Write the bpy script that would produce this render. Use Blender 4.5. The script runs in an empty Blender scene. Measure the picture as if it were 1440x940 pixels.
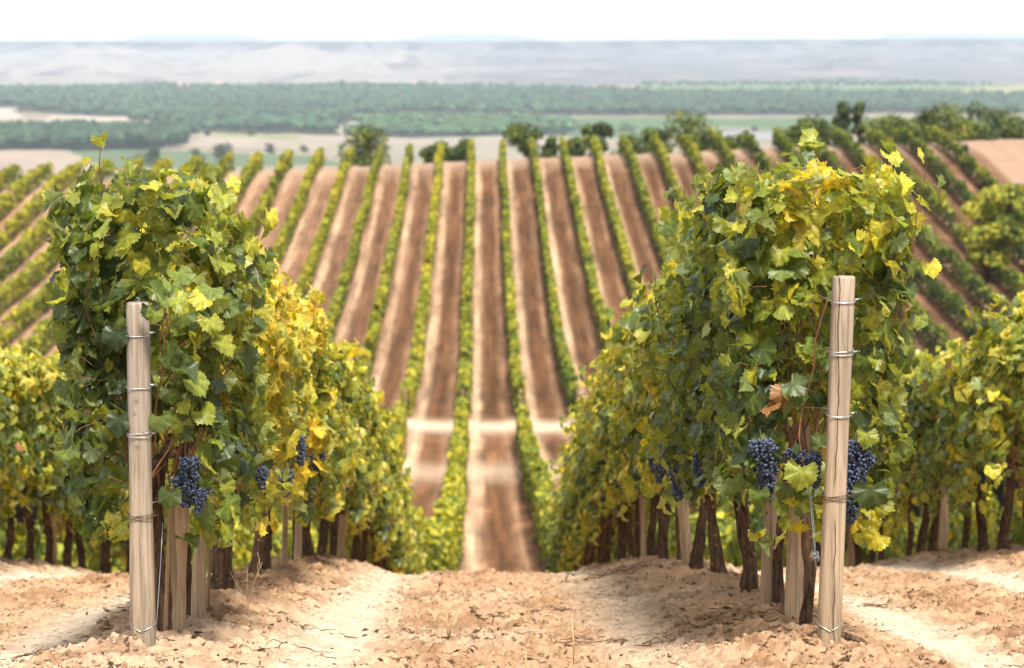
import bpy, math, random
import numpy as np

R = math.radians
sc = bpy.context.scene
COL = sc.collection

# ------------------------------------------------------------------ camera
F_PX = 3400.0                      # focal length in photo pixels (85 mm lens)
PITCH = R(6.876)
YAW = R(0.715)
cam_d = bpy.data.cameras.new('camera')
cam = bpy.data.objects.new('camera', cam_d)
COL.objects.link(cam)
cam.location = (0, 0, 0)           # eye point is the origin; the ground lies below it
cam.rotation_euler = (R(90) - PITCH, 0, -YAW)
cam_d.sensor_width = 36.0
cam_d.lens = 85.0
cam_d.clip_start = 0.1
cam_d.clip_end = 40000
cam_d.dof.use_dof = True
cam_d.dof.focus_distance = 9.9
cam_d.dof.aperture_fstop = 4.0
cam_d.dof.aperture_blades = 9
sc.camera = cam

# ------------------------------------------------------------------ world, sun, exposure
SUN_EL, SUN_AZ = R(60), R(-74)      # azimuth from +X (right) towards +Y (away)
world = bpy.data.worlds.new('World')
sc.world = world
world.use_nodes = True
wn, wl = world.node_tree.nodes, world.node_tree.links
wn.clear()
w_out = wn.new('ShaderNodeOutputWorld')
w_bg = wn.new('ShaderNodeBackground')
w_sky = wn.new('ShaderNodeTexSky')
w_sky.sky_type = 'NISHITA'
w_sky.sun_disc = False
w_sky.sun_elevation = SUN_EL
w_sky.sun_rotation = math.atan2(math.cos(SUN_AZ), math.sin(SUN_AZ))
w_sky.altitude = 800
w_sky.dust_density = 2.0
# thin bright cloud veil over the sky
w_mix = wn.new('ShaderNodeMix'); w_mix.data_type = 'RGBA'
w_mix.inputs[7].default_value = (8.6, 8.5, 8.6, 1)
w_tc = wn.new('ShaderNodeTexCoord')
w_no = wn.new('ShaderNodeTexNoise')
w_no.inputs['Scale'].default_value = 3.0
w_no.inputs['Detail'].default_value = 5.0
w_mr = wn.new('ShaderNodeMapRange')
w_mr.inputs[1].default_value = 0.3; w_mr.inputs[2].default_value = 0.7
w_mr.inputs[3].default_value = 0.6; w_mr.inputs[4].default_value = 0.95
wl.new(w_tc.outputs['Generated'], w_no.inputs['Vector'])
wl.new(w_no.outputs['Fac'], w_mr.inputs[0])
wl.new(w_mr.outputs[0], w_mix.inputs[0])
wl.new(w_sky.outputs['Color'], w_mix.inputs[6])
wl.new(w_mix.outputs[2], w_bg.inputs['Color'])
w_bg.inputs['Strength'].default_value = 0.08
wl.new(w_bg.outputs[0], w_out.inputs['Surface'])

sun_d = bpy.data.lights.new('sun', 'SUN')
sun = bpy.data.objects.new('sun', sun_d)
COL.objects.link(sun)
sun_d.energy = 4.5
sun_d.angle = R(13)
sun_d.color = (1.0, 0.93, 0.82)
_dx, _dy, _dz = (math.cos(SUN_EL) * math.cos(SUN_AZ), math.cos(SUN_EL) * math.sin(SUN_AZ), math.sin(SUN_EL))
from mathutils import Vector
sun.rotation_euler = Vector((_dx, _dy, _dz)).to_track_quat('Z', 'Y').to_euler()
sun.location = (20, 10, 40)

sc.view_settings.view_transform = 'Standard'
sc.view_settings.look = 'None'
sc.view_settings.gamma = 1.0
sc.view_settings.use_curve_mapping = False
sc.view_settings.exposure = 1.05
sc.cycles.use_denoising = True
sc.cycles.max_bounces = 8
sc.cycles.diffuse_bounces = 3
sc.cycles.glossy_bounces = 2
sc.cycles.transmission_bounces = 4
sc.cycles.volume_bounces = 1
sc.cycles.caustics_reflective = False
sc.cycles.caustics_refractive = False

# ------------------------------------------------------------------ numeric helpers
def _h(ix, iy, iz, seed):
    n = (ix.astype(np.int64) * 374761393 + iy.astype(np.int64) * 668265263 + iz.astype(np.int64) * 1442695041 + seed * 974634777) & 0xffffffff
    n = ((n ^ (n >> 13)) * 1274126177) & 0xffffffff
    n = ((n ^ (n >> 16)) * 2246822519) & 0xffffffff
    return ((n ^ (n >> 15)) & 0xffffff) / float(0xffffff)

def vnoise(x, y, seed=0):
    x = np.asarray(x, float); y = np.asarray(y, float)
    x, y = np.broadcast_arrays(x, y)
    ix, iy = np.floor(x), np.floor(y)
    fx, fy = x - ix, y - iy
    fx = fx * fx * (3 - 2 * fx); fy = fy * fy * (3 - 2 * fy)
    z = np.zeros_like(ix)
    a = _h(ix, iy, z, seed); b = _h(ix + 1, iy, z, seed); c = _h(ix, iy + 1, z, seed); d = _h(ix + 1, iy + 1, z, seed)
    return (a * (1 - fx) + b * fx) * (1 - fy) + (c * (1 - fx) + d * fx) * fy

def fbm(x, y, seed=0, octs=4, gain=0.5):
    t = 0; a = 1; s = 0
    for o in range(octs):
        t = t + a * vnoise(np.asarray(x) * 2 ** o + 17.3 * o, np.asarray(y) * 2 ** o - 9.1 * o, seed + o)
        s += a; a *= gain
    return t / s

def sstep(a, b, x):
    t = np.clip((np.asarray(x, float) - a) / (b - a), 0, 1)
    return t * t * (3 - 2 * t)

def pchip(xs, ys):
    xs = np.array(xs, float); ys = np.array(ys, float)
    h = np.diff(xs); d = np.diff(ys) / h
    m = np.zeros_like(ys); m[0] = d[0]; m[-1] = d[-1]
    for i in range(1, len(xs) - 1):
        if d[i - 1] * d[i] > 0:
            w1 = 2 * h[i] + h[i - 1]; w2 = h[i] + 2 * h[i - 1]
            m[i] = (w1 + w2) / (w1 / d[i - 1] + w2 / d[i])
    def f(x):
        x = np.clip(np.asarray(x, float), xs[0], xs[-1])
        i = np.clip(np.searchsorted(xs, x) - 1, 0, len(xs) - 2)
        t = (x - xs[i]) / h[i]
        return (ys[i] * (1 + 2 * t) * (1 - t) ** 2 + m[i] * h[i] * t * (1 - t) ** 2
                + ys[i + 1] * t * t * (3 - 2 * t) + m[i + 1] * h[i] * t * t * (t - 1))
    return f

# ------------------------------------------------------------------ terrain heights
PROFILE = pchip(
    [-6, 5, 9.3, 10.5, 12.1, 13.7, 18.2, 22.5, 27, 35, 45, 53, 62, 75, 91, 113, 127, 158, 190, 215, 224, 235, 300, 600, 1200, 1800, 60000],
    [-0.6, -1.75, -2.33, -2.54, -2.78, -3.07, -3.93, -4.93, -6.15, -8.5, -10.9, -12.3, -13.5, -15.1, -16.6, -17.75, -18.1,
     -16.5, -13.1, -10.40, -10.75, -11.9, -22, -56, -80, -85, -86])
D_ROW = 2.715
def lane_c(Y):
    return 0.02 + 0.42 * sstep(30, 56, Y)

def H0(X, Y):
    """ground height without clods"""
    X = np.asarray(X, float); Y = np.asarray(Y, float)
    z = PROFILE(Y)
    tilt = np.where(X < 0, 0.052 * X, 0.037 * X)
    tilt = np.clip(tilt, -6, 5)
    z = z + tilt * sstep(125, 212, Y) * (1 - sstep(300, 900, Y))
    z = z + 0.03 * np.maximum(X - 1.5, 0) * sstep(12, 22, Y) * (1 - sstep(26, 60, Y))
    z = z + (fbm(X / 60 + 3, Y / 90, 5, 3) - 0.5) * 6.0 * sstep(400, 1500, Y)
    u = (X - lane_c(Y)) / D_ROW + 0.5                      # rows at integers
    w = (u - np.round(u)) * D_ROW
    berm = np.exp(-(w / 0.5) ** 2) - 0.85
    z = z + 0.13 * berm * (1 - sstep(230, 240, Y))
    return z

def clod_mask(X, Y):
    u = (X - lane_c(Y)) / D_ROW + 0.5
    w = np.abs(u - np.round(u)) * D_ROW                     # distance to nearest row
    trk = np.exp(-((w - 0.66) / 0.20) ** 2)                 # wheel tracks
    wob = fbm(X * 1.3, Y * 0.6, 31, 3)
    left = np.where(X - lane_c(Y) > 0, 0.55, 1.0)
    left = np.where(X > 1.6, 1.0, left)
    t = np.clip(trk * left * (0.55 + 0.9 * wob), 0, 1)
    return 1 - t

def worley(X, Y, cell, seed):
    gx, gy = np.floor(X / cell), np.floor(Y / cell)
    best = np.full(X.shape, 9.0); bh = np.zeros(X.shape)
    zz = np.zeros_like(gx)
    for dx in (-1, 0, 1):
        for dy in (-1, 0, 1):
            cx, cy = gx + dx, gy + dy
            px = (cx + _h(cx, cy, zz, seed)) * cell; py = (cy + _h(cx, cy, zz, seed + 1)) * cell
            rr = cell * (0.30 + 0.42 * _h(cx, cy, zz, seed + 2))
            d = np.hypot(X - px, Y - py) / rr
            hgt = rr * np.sqrt(np.clip(1 - d * d, 0, 1)) * np.where(_h(cx, cy, zz, seed + 3) > 0.35, 1, 0)
            bh = np.maximum(bh, hgt)
    return bh

def H_near(X, Y):
    """clods and crumbs of the tilled soil close to the camera"""
    m = clod_mask(X, Y)
    fade = 1 - sstep(24, 32, Y)
    wx = X + 0.03 * (vnoise(X * 18, Y * 18, 3) - 0.5); wy = Y + 0.03 * (vnoise(X * 18, Y * 18, 4) - 0.5)
    dens = sstep(0.32, 0.62, fbm(X * 1.1, Y * 1.1, 41, 3))
    z = (fbm(X * 2.2, Y * 2.2, 7, 3) - 0.5) * 0.085 * (0.35 + 0.65 * m)
    z = z + worley(wx, wy, 0.17, 11) * 0.30 * m * dens
    z = z + worley(wx, wy, 0.085, 21) * 0.45 * m * (0.35 + 0.65 * dens)
    z = z + worley(wx, wy, 0.042, 51) * 0.75 * (0.25 + 0.75 * m)
    z = z + (fbm(X * 28, Y * 28, 61, 2) - 0.5) * 0.026
    return (z - 0.05) * fade

def ground_z(x, y, near=True):
    x = np.array([x], float); y = np.array([y], float)
    z = H0(x, y)
    if near and y[0] < 32:
        z = z + H_near(x, y)
    return float(z[0])

# photo pixel <-> world (used only to read positions off the photograph)
CY, SY_ = math.cos(YAW), math.sin(YAW)
def ray(px, py):
    a, b = (px - 720) / F_PX, (470 - py) / F_PX
    fx, fz = math.cos(PITCH) - b * -math.sin(PITCH) * 0, 0
    # camera axes
    fwd = np.array([SY_ * math.cos(PITCH), CY * math.cos(PITCH), -math.sin(PITCH)])
    up = np.array([SY_ * math.sin(PITCH), CY * math.sin(PITCH), math.cos(PITCH)])
    rt = np.array([CY, -SY_, 0])
    return fwd + a * rt + b * up
def at(px, py, Y):
    r = ray(px, py); return r * (Y / r[1])
def on_plane(px, py, z):
    r = ray(px, py); return r * (z / r[2])
def ground_hit(px, py, y0=6.0, y1=3000.0):
    r = ray(px, py)
    Y = y0
    while Y < y1:
        p = r * (Y / r[1])
        if p[2] <= ground_z(p[0], p[1], False):
            return p
        Y += 0.02 if Y < 40 else (0.2 if Y < 300 else 3)
    return r * (y1 / r[1])

# ------------------------------------------------------------------ mesh helpers
def mesh_np(name, verts, tris=None, quads=None, col=None, smooth=True, mats=(), mat_idx=None):
    me = bpy.data.meshes.new(name)
    verts = np.asarray(verts, np.float32)
    me.vertices.add(len(verts)); me.vertices.foreach_set('co', verts.ravel())
    fl = []; st = []; tot = []; off = 0
    for arr, n in ((tris, 3), (quads, 4)):
        if arr is not None and len(arr):
            arr = np.asarray(arr, np.int32)
            fl.append(arr.ravel()); st.append(off + np.arange(len(arr)) * n); tot.append(np.full(len(arr), n))
            off += len(arr) * n
    fl = np.concatenate(fl); st = np.concatenate(st); tot = np.concatenate(tot)
    me.loops.add(len(fl)); me.loops.foreach_set('vertex_index', fl.astype(np.int32))
    me.polygons.add(len(st))
    me.polygons.foreach_set('loop_start', st.astype(np.int32))
    me.polygons.foreach_set('loop_total', tot.astype(np.int32))
    me.polygons.foreach_set('use_smooth', np.full(len(st), smooth, bool))
    for m in mats: me.materials.append(m)
    if mat_idx is not None:
        me.polygons.foreach_set('material_index', np.asarray(mat_idx, np.int32))
    me.update(calc_edges=True)
    if col is not None:
        c = np.ones((len(verts), 4), np.float32); c[:, :3] = col
        at_ = me.color_attributes.new('tint', 'FLOAT_COLOR', 'POINT')
        at_.data.foreach_set('color', c.ravel())
    return me

def link(name, me, parent=None, loc=None):
    o = bpy.data.objects.new(name, me); COL.objects.link(o)
    if parent is not None: o.parent = parent
    if loc is not None: o.location = loc
    return o

def tag(o, label=None, cat=None, group=None, kind=None):
    if label: o['label'] = label
    if cat: o['category'] = cat
    if group: o['group'] = group
    if kind: o['kind'] = kind
    return o

def thing(name, label, cat, loc=(0, 0, 0), rz=0, group=None):
    o = bpy.data.objects.new(name, None); COL.objects.link(o)
    o.location = loc; o.rotation_euler = (0, 0, rz); o.empty_display_size = 0.2
    return tag(o, label, cat, group)

class MB:
    """collects vertices and faces of one mesh"""
    def __init__(s): s.v = []; s.t = []; s.q = []; s.c = []; s.n = 0
    def add(s, v, t=None, q=None, c=None):
        v = np.asarray(v, float)
        if t is not None and len(t): s.t.append(np.asarray(t) + s.n)
        if q is not None and len(q): s.q.append(np.asarray(q) + s.n)
        s.v.append(v); s.n += len(v)
        if c is not None: s.c.append(np.broadcast_to(np.asarray(c, float), (len(v), 3)))
    def mesh(s, name, mat, smooth=True):
        return mesh_np(name, np.concatenate(s.v), np.concatenate(s.t) if s.t else None, np.concatenate(s.q) if s.q else None,
                       np.concatenate(s.c) if s.c else None, smooth, [mat])
    def build(s, name, mat, parent=None, smooth=True):
        return link(name, s.mesh(name, mat, smooth), parent)

def tube(mb, pts, rad, n=8, ridge=0.0, seed=0, c=None, cap=True):
    pts = np.asarray(pts, float); rad = np.broadcast_to(np.asarray(rad, float), (len(pts),))
    T = np.gradient(pts, axis=0); T /= np.linalg.norm(T, axis=1)[:, None] + 1e-9
    ref = np.array([1.0, 0.2, 0.1]) if abs(T[0][0]) < 0.8 else np.array([0.1, 1.0, 0.2])
    A = np.cross(T, ref); A /= np.linalg.norm(A, axis=1)[:, None] + 1e-9
    B = np.cross(T, A)
    th = np.arange(n) / n * 2 * np.pi
    rr = rad[:, None] * np.ones((1, n))
    if ridge:
        i = np.arange(len(pts))[:, None]
        rr = rr * (1 + ridge * (2 * fbm(th[None, :] * 2.2 + seed * 3.1 + i * 0.05, i * 0.35 + seed, seed, 3) - 1)
                   + ridge * 0.6 * (2 * vnoise(np.arange(n)[None, :] * 0.9 + 40 + i * 0.12, i * 0.15 + seed, seed + 9) - 1))
    v = pts[:, None, :] + rr[..., None] * (np.cos(th)[None, :, None] * A[:, None, :] + np.sin(th)[None, :, None] * B[:, None, :])
    m = len(pts)
    i, j = np.meshgrid(np.arange(m - 1), np.arange(n), indexing='ij')
    q = np.stack([i * n + j, i * n + (j + 1) % n, (i + 1) * n + (j + 1) % n, (i + 1) * n + j], -1).reshape(-1, 4)
    v = v.reshape(-1, 3); t = []
    if cap:
        for base, pt in ((0, pts[0]), ((m - 1) * n, pts[-1])):
            k = len(v); v = np.vstack([v, pt])
            for a in range(n):
                t.append((base + a, base + (a + 1) % n, k) if base else (base + (a + 1) % n, base + a, k))
    mb.add(v, t, q, c)

# ------------------------------------------------------------------ materials
def new_mat(name):
    m = bpy.data.materials.new(name); m.use_nodes = True
    nt = m.node_tree; nt.nodes.clear()
    out = nt.nodes.new('ShaderNodeOutputMaterial')
    return m, nt.nodes, nt.links, out

def N(nodes, typ, **kw):
    n = nodes.new(typ)
    for k, v in kw.items():
        if k == 'inp':
            for a, b in v.items(): n.inputs[a].default_value = b
        else: setattr(n, k, v)
    return n

def mixc(nodes, links, fac, a, b, blend='MIX'):
    n = nodes.new('ShaderNodeMix'); n.data_type = 'RGBA'; n.blend_type = blend
    for s, v in ((0, fac), (6, a), (7, b)):
        if hasattr(v, 'links') or hasattr(v, 'is_linked'): links.new(v, n.inputs[s])
        else: n.inputs[s].default_value = v if s == 0 else (*v, 1)
    return n.outputs[2]

def mrange(nodes, links, src, a, b, c=0.0, d=1.0):
    n = nodes.new('ShaderNodeMapRange')
    n.inputs[1].default_value = a; n.inputs[2].default_value = b; n.inputs[3].default_value = c; n.inputs[4].default_value = d
    links.new(src, n.inputs[0]); return n.outputs[0]

def leaf_material(name, rough=0.42, transl=0.38, spec=0.45, detail=True):
    m, nd, ln, out = new_mat(name)
    a = N(nd, 'ShaderNodeAttribute', attribute_name='tint')
    geo = N(nd, 'ShaderNodeNewGeometry')
    col = a.outputs['Color']
    if detail:
        tc = N(nd, 'ShaderNodeTexCoord')
        no = N(nd, 'ShaderNodeTexNoise', inp={'Scale': 42.0, 'Detail': 4.0, 'Roughness': 0.65})
        ln.new(tc.outputs['Object'], no.inputs['Vector'])
        f = mrange(nd, ln, no.outputs['Fac'], 0.3, 0.72, 0.62, 1.35)
        v = N(nd, 'ShaderNodeVectorMath', operation='SCALE'); ln.new(col, v.inputs[0]); ln.new(f, v.inputs['Scale'])
        col = v.outputs[0]
        # paler, greyer underside
        v2 = N(nd, 'ShaderNodeMix', data_type='RGBA'); ln.new(geo.outputs['Backfacing'], v2.inputs[0])
        pale = mixc(nd, ln, 0.35, col, (0.22, 0.26, 0.13))
        ln.new(col, v2.inputs[6]); ln.new(pale, v2.inputs[7]); col = v2.outputs[2]
    p = N(nd, 'ShaderNodeBsdfPrincipled', inp={'Roughness': rough})
    p.inputs['Specular IOR Level'].default_value = spec
    ln.new(col, p.inputs['Base Color'])
    t = N(nd, 'ShaderNodeBsdfTranslucent')
    tcol = mixc(nd, ln, 1.0, col, (1.9, 1.75, 0.55), 'MULTIPLY')
    ln.new(tcol, t.inputs['Color'])
    mx = N(nd, 'ShaderNodeMixShader', inp={0: transl})
    ln.new(p.outputs[0], mx.inputs[1]); ln.new(t.outputs[0], mx.inputs[2]); ln.new(mx.outputs[0], out.inputs['Surface'])
    if detail:
        b = N(nd, 'ShaderNodeBump', inp={'Strength': 0.35, 'Distance': 0.004})
        no2 = N(nd, 'ShaderNodeTexNoise', inp={'Scale': 110.0, 'Detail': 3.0}); ln.new(tc.outputs['Object'], no2.inputs['Vector'])
        ln.new(no2.outputs['Fac'], b.inputs['Height']); ln.new(b.outputs[0], p.inputs['Normal'])
    return m

M_LEAF = leaf_material('vine_leaf')
M_LEAF_FAR = leaf_material('hedge_leaf', 0.6, 0.30, 0.2, False)
M_TREE_LEAF = leaf_material('tree_leaf', 0.6, 0.2, 0.2, False)

def bark_material(name, dark, light, lichen=0.5, scale=1.0):
    m, nd, ln, out = new_mat(name)
    tc = N(nd, 'ShaderNodeTexCoord')
    mp = N(nd, 'ShaderNodeMapping'); mp.inputs['Scale'].default_value = (60 * scale, 60 * scale, 9 * scale)
    ln.new(tc.outputs['Object'], mp.inputs[0])
    no = N(nd, 'ShaderNodeTexNoise', inp={'Scale': 1.0, 'Detail': 5.0, 'Roughness': 0.7}); ln.new(mp.outputs[0], no.inputs['Vector'])
    c = mixc(nd, ln, mrange(nd, ln, no.outputs['Fac'], 0.35, 0.68), dark, light)
    if lichen:
        n2 = N(nd, 'ShaderNodeTexNoise', inp={'Scale': 26.0 * scale, 'Detail': 3.0}); ln.new(tc.outputs['Object'], n2.inputs['Vector'])
        c = mixc(nd, ln, mrange(nd, ln, n2.outputs['Fac'], 0.64, 0.70, 0, lichen), c, (0.40, 0.22, 0.035))
    p = N(nd, 'ShaderNodeBsdfPrincipled', inp={'Roughness': 0.9}); p.inputs['Specular IOR Level'].default_value = 0.15
    ln.new(c, p.inputs['Base Color'])
    b = N(nd, 'ShaderNodeBump', inp={'Strength': 0.9, 'Distance': 0.008}); ln.new(no.outputs['Fac'], b.inputs['Height']); ln.new(b.outputs[0], p.inputs['Normal'])
    ln.new(p.outputs[0], out.inputs['Surface'])
    return m
M_BARK = bark_material('vine_bark', (0.022, 0.014, 0.009), (0.16, 0.10, 0.062), 0.75)
M_TREE_BARK = bark_material('tree_bark', (0.03, 0.022, 0.015), (0.14, 0.10, 0.07), 0.0, 0.3)

def plain(name, col, rough=0.7, spec=0.3, metal=0.0, var=0.25, scale=30.0):
    m, nd, ln, out = new_mat(name)
    tc = N(nd, 'ShaderNodeTexCoord')
    no = N(nd, 'ShaderNodeTexNoise', inp={'Scale': scale, 'Detail': 4.0}); ln.new(tc.outputs['Object'], no.inputs['Vector'])
    c = mixc(nd, ln, mrange(nd, ln, no.outputs['Fac'], 0.3, 0.7), tuple(x * (1 - var) for x in col), tuple(min(1, x * (1 + var)) for x in col))
    p = N(nd, 'ShaderNodeBsdfPrincipled', inp={'Roughness': rough, 'Metallic': metal}); p.inputs['Specular IOR Level'].default_value = spec
    ln.new(c, p.inputs['Base Color']); ln.new(p.outputs[0], out.inputs['Surface'])
    return m
M_CANE = plain('reddish_cane', (0.22, 0.10, 0.05), 0.6)
M_WIRE = plain('galvanised_wire', (0.50, 0.52, 0.54), 0.35, 0.5, 0.8, 0.2, 60)
M_RUSTY = plain('dark_rusty_wire', (0.10, 0.065, 0.045), 0.7, 0.3, 0.4, 0.3, 60)
M_TWINE = plain('pale_blue_twine', (0.42, 0.55, 0.56), 0.7, 0.3)
M_TWIG = plain('dry_twig', (0.09, 0.055, 0.035), 0.85, 0.15, 0, 0.5, 20)
M_TWIG_PALE = plain('straw', (0.50, 0.36, 0.19), 0.8, 0.2, 0, 0.3, 20)
M_CLOD = plain('soil_clod', (0.44, 0.27, 0.155), 0.95, 0.1, 0, 0.25, 25)
M_WALL_FAR = plain('pale_render', (0.72, 0.68, 0.62), 0.8)
M_ROOF_FAR = plain('clay_roof', (0.40, 0.24, 0.17), 0.8)

def grape_material():
    m, nd, ln, out = new_mat('blue_grape')
    tc = N(nd, 'ShaderNodeTexCoord')
    no = N(nd, 'ShaderNodeTexNoise', inp={'Scale': 95.0, 'Detail': 3.0}); ln.new(tc.outputs['Object'], no.inputs['Vector'])
    a = N(nd, 'ShaderNodeAttribute', attribute_name='tint')
    c = mixc(nd, ln, mrange(nd, ln, no.outputs['Fac'], 0.35, 0.66, 0.05, 0.85), (0.012, 0.012, 0.032), a.outputs['Color'])
    p = N(nd, 'ShaderNodeBsdfPrincipled', inp={'Roughness': 0.45}); p.inputs['Specular IOR Level'].default_value = 0.4
    ln.new(c, p.inputs['Base Color']); ln.new(p.outputs[0], out.inputs['Surface'])
    return m
M_GRAPE = grape_material()

def wood_material(name, base, grey, crack_x=None, knots=()):
    """weathered peeled pole: grain along Z, greyer upper part, drying crack, knots (object space)"""
    m, nd, ln, out = new_mat(name)
    tc = N(nd, 'ShaderNodeTexCoord')
    sep = N(nd, 'ShaderNodeSeparateXYZ'); ln.new(tc.outputs['Object'], sep.inputs[0])
    mp = N(nd, 'ShaderNodeMapping'); mp.inputs['Scale'].default_value = (70, 70, 2.4)
    ln.new(tc.outputs['Object'], mp.inputs[0])
    grain = N(nd, 'ShaderNodeTexNoise', inp={'Scale': 1.0, 'Detail': 6.0, 'Roughness': 0.65, 'Distortion': 0.6}); ln.new(mp.outputs[0], grain.inputs['Vector'])
    mp2 = N(nd, 'ShaderNodeMapping'); mp2.inputs['Scale'].default_value = (14, 14, 2.2); ln.new(tc.outputs['Object'], mp2.inputs[0])
    blot = N(nd, 'ShaderNodeTexNoise', inp={'Scale': 1.0, 'Detail': 4.0, 'Roughness': 0.6}); ln.new(mp2.outputs[0], blot.inputs['Vector'])
    hz = mrange(nd, ln, sep.outputs['Z'], 0.15, 1.25)
    ad = N(nd, 'ShaderNodeMath', operation='MULTIPLY'); ln.new(hz, ad.inputs[0]); ln.new(mrange(nd, ln, blot.outputs['Fac'], 0.3, 0.62, 0.35, 1.25), ad.inputs[1])
    cl = N(nd, 'ShaderNodeClamp'); ln.new(ad.outputs[0], cl.inputs[0])
    c = mixc(nd, ln, cl.outputs[0], base, grey)
    c = mixc(nd, ln, mrange(nd, ln, grain.outputs['Fac'], 0.42, 0.66, 0.0, 0.9), c, tuple(x * 0.42 for x in base))
    c = mixc(nd, ln, mrange(nd, ln, blot.outputs['Fac'], 0.54, 0.72, 0, 0.65), c, tuple(x * 0.55 for x in grey))
    hgt = grain.outputs['Fac']
    if crack_x is not None:
        n3 = N(nd, 'ShaderNodeTexNoise', inp={'Scale': 2.2, 'Detail': 5.0, 'Roughness': 0.6}); ln.new(tc.outputs['Object'], n3.inputs['Vector'])
        wob = mrange(nd, ln, n3.outputs['Fac'], 0.3, 0.7, -0.012, 0.012)
        s1 = N(nd, 'ShaderNodeMath', operation='SUBTRACT'); ln.new(sep.outputs['X'], s1.inputs[0]); s1.inputs[1].default_value = crack_x
        s2 = N(nd, 'ShaderNodeMath', operation='SUBTRACT'); ln.new(s1.outputs[0], s2.inputs[0]); ln.new(wob, s2.inputs[1])
        s3 = N(nd, 'ShaderNodeMath', operation='ABSOLUTE'); ln.new(s2.outputs[0], s3.inputs[0])
        f = mrange(nd, ln, s3.outputs[0], 0.0012, 0.0034, 0.9, 0.0)
        n4 = N(nd, 'ShaderNodeTexNoise', inp={'Scale': 2.5}); ln.new(tc.outputs['Object'], n4.inputs['Vector'])
        mu = N(nd, 'ShaderNodeMath', operation='MULTIPLY'); ln.new(f, mu.inputs[0]); ln.new(mrange(nd, ln, n4.outputs['Fac'], 0.36, 0.46), mu.inputs[1])
        c = mixc(nd, ln, mu.outputs[0], c, (0.035, 0.022, 0.015))
    for (kx, ky, kz, kr) in knots:
        d = N(nd, 'ShaderNodeVectorMath', operation='DISTANCE'); ln.new(tc.outputs['Object'], d.inputs[0]); d.inputs[1].default_value = (kx, ky, kz)
        f = mrange(nd, ln, d.outputs['Value'], kr * 0.4, kr, 0.8, 0.0)
        c = mixc(nd, ln, f, c, (0.12, 0.065, 0.035))
        f2 = mrange(nd, ln, d.outputs['Value'], kr * 1.0, kr * 2.6, 0.35, 0.0)
        c = mixc(nd, ln, f2, c, tuple(x * 0.55 for x in base))
    p = N(nd, 'ShaderNodeBsdfPrincipled', inp={'Roughness': 0.85}); p.inputs['Specular IOR Level'].default_value = 0.15
    ln.new(c, p.inputs['Base Color'])
    b = N(nd, 'ShaderNodeBump', inp={'Strength': 0.5, 'Distance': 0.003}); ln.new(hgt, b.inputs['Height']); ln.new(b.outputs[0], p.inputs['Normal'])
    ln.new(p.outputs[0], out.inputs['Surface'])
    return m
W_BASE, W_GREY = (0.47, 0.34, 0.22), (0.40, 0.315, 0.245)
M_POST = wood_material('weathered_post', W_BASE, W_GREY)
M_STAKE = wood_material('stake_wood', (0.34, 0.22, 0.13), (0.30, 0.21, 0.15))

def ground_material():
    m, nd, ln, out = new_mat('soil_and_fields')
    a = N(nd, 'ShaderNodeAttribute', attribute_name='tint')
    geo = N(nd, 'ShaderNodeNewGeometry')
    n1 = N(nd, 'ShaderNodeTexNoise', inp={'Scale': 9.0, 'Detail': 8.0, 'Roughness': 0.7}); ln.new(geo.outputs['Position'], n1.inputs['Vector'])
    n2 = N(nd, 'ShaderNodeTexNoise', inp={'Scale': 55.0, 'Detail': 6.0, 'Roughness': 0.7}); ln.new(geo.outputs['Position'], n2.inputs['Vector'])
    f = N(nd, 'ShaderNodeMath', operation='MULTIPLY')
    ln.new(mrange(nd, ln, n1.outputs['Fac'], 0.3, 0.7, 0.72, 1.28), f.inputs[0])
    ln.new(mrange(nd, ln, n2.outputs['Fac'], 0.3, 0.7, 0.80, 1.20), f.inputs[1])
    v = N(nd, 'ShaderNodeVectorMath', operation='SCALE'); ln.new(a.outputs['Color'], v.inputs[0]); ln.new(f.outputs[0], v.inputs['Scale'])
    p = N(nd, 'ShaderNodeBsdfPrincipled', inp={'Roughness': 0.97}); p.inputs['Specular IOR Level'].default_value = 0.08
    ln.new(v.outputs[0], p.inputs['Base Color'])
    b = N(nd, 'ShaderNodeBump', inp={'Strength': 0.7, 'Distance': 0.02}); ln.new(n2.outputs['Fac'], b.inputs['Height']); ln.new(b.outputs[0], p.inputs['Normal'])
    ln.new(p.outputs[0], out.inputs['Surface'])
    return m
M_GROUND = ground_material()

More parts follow.
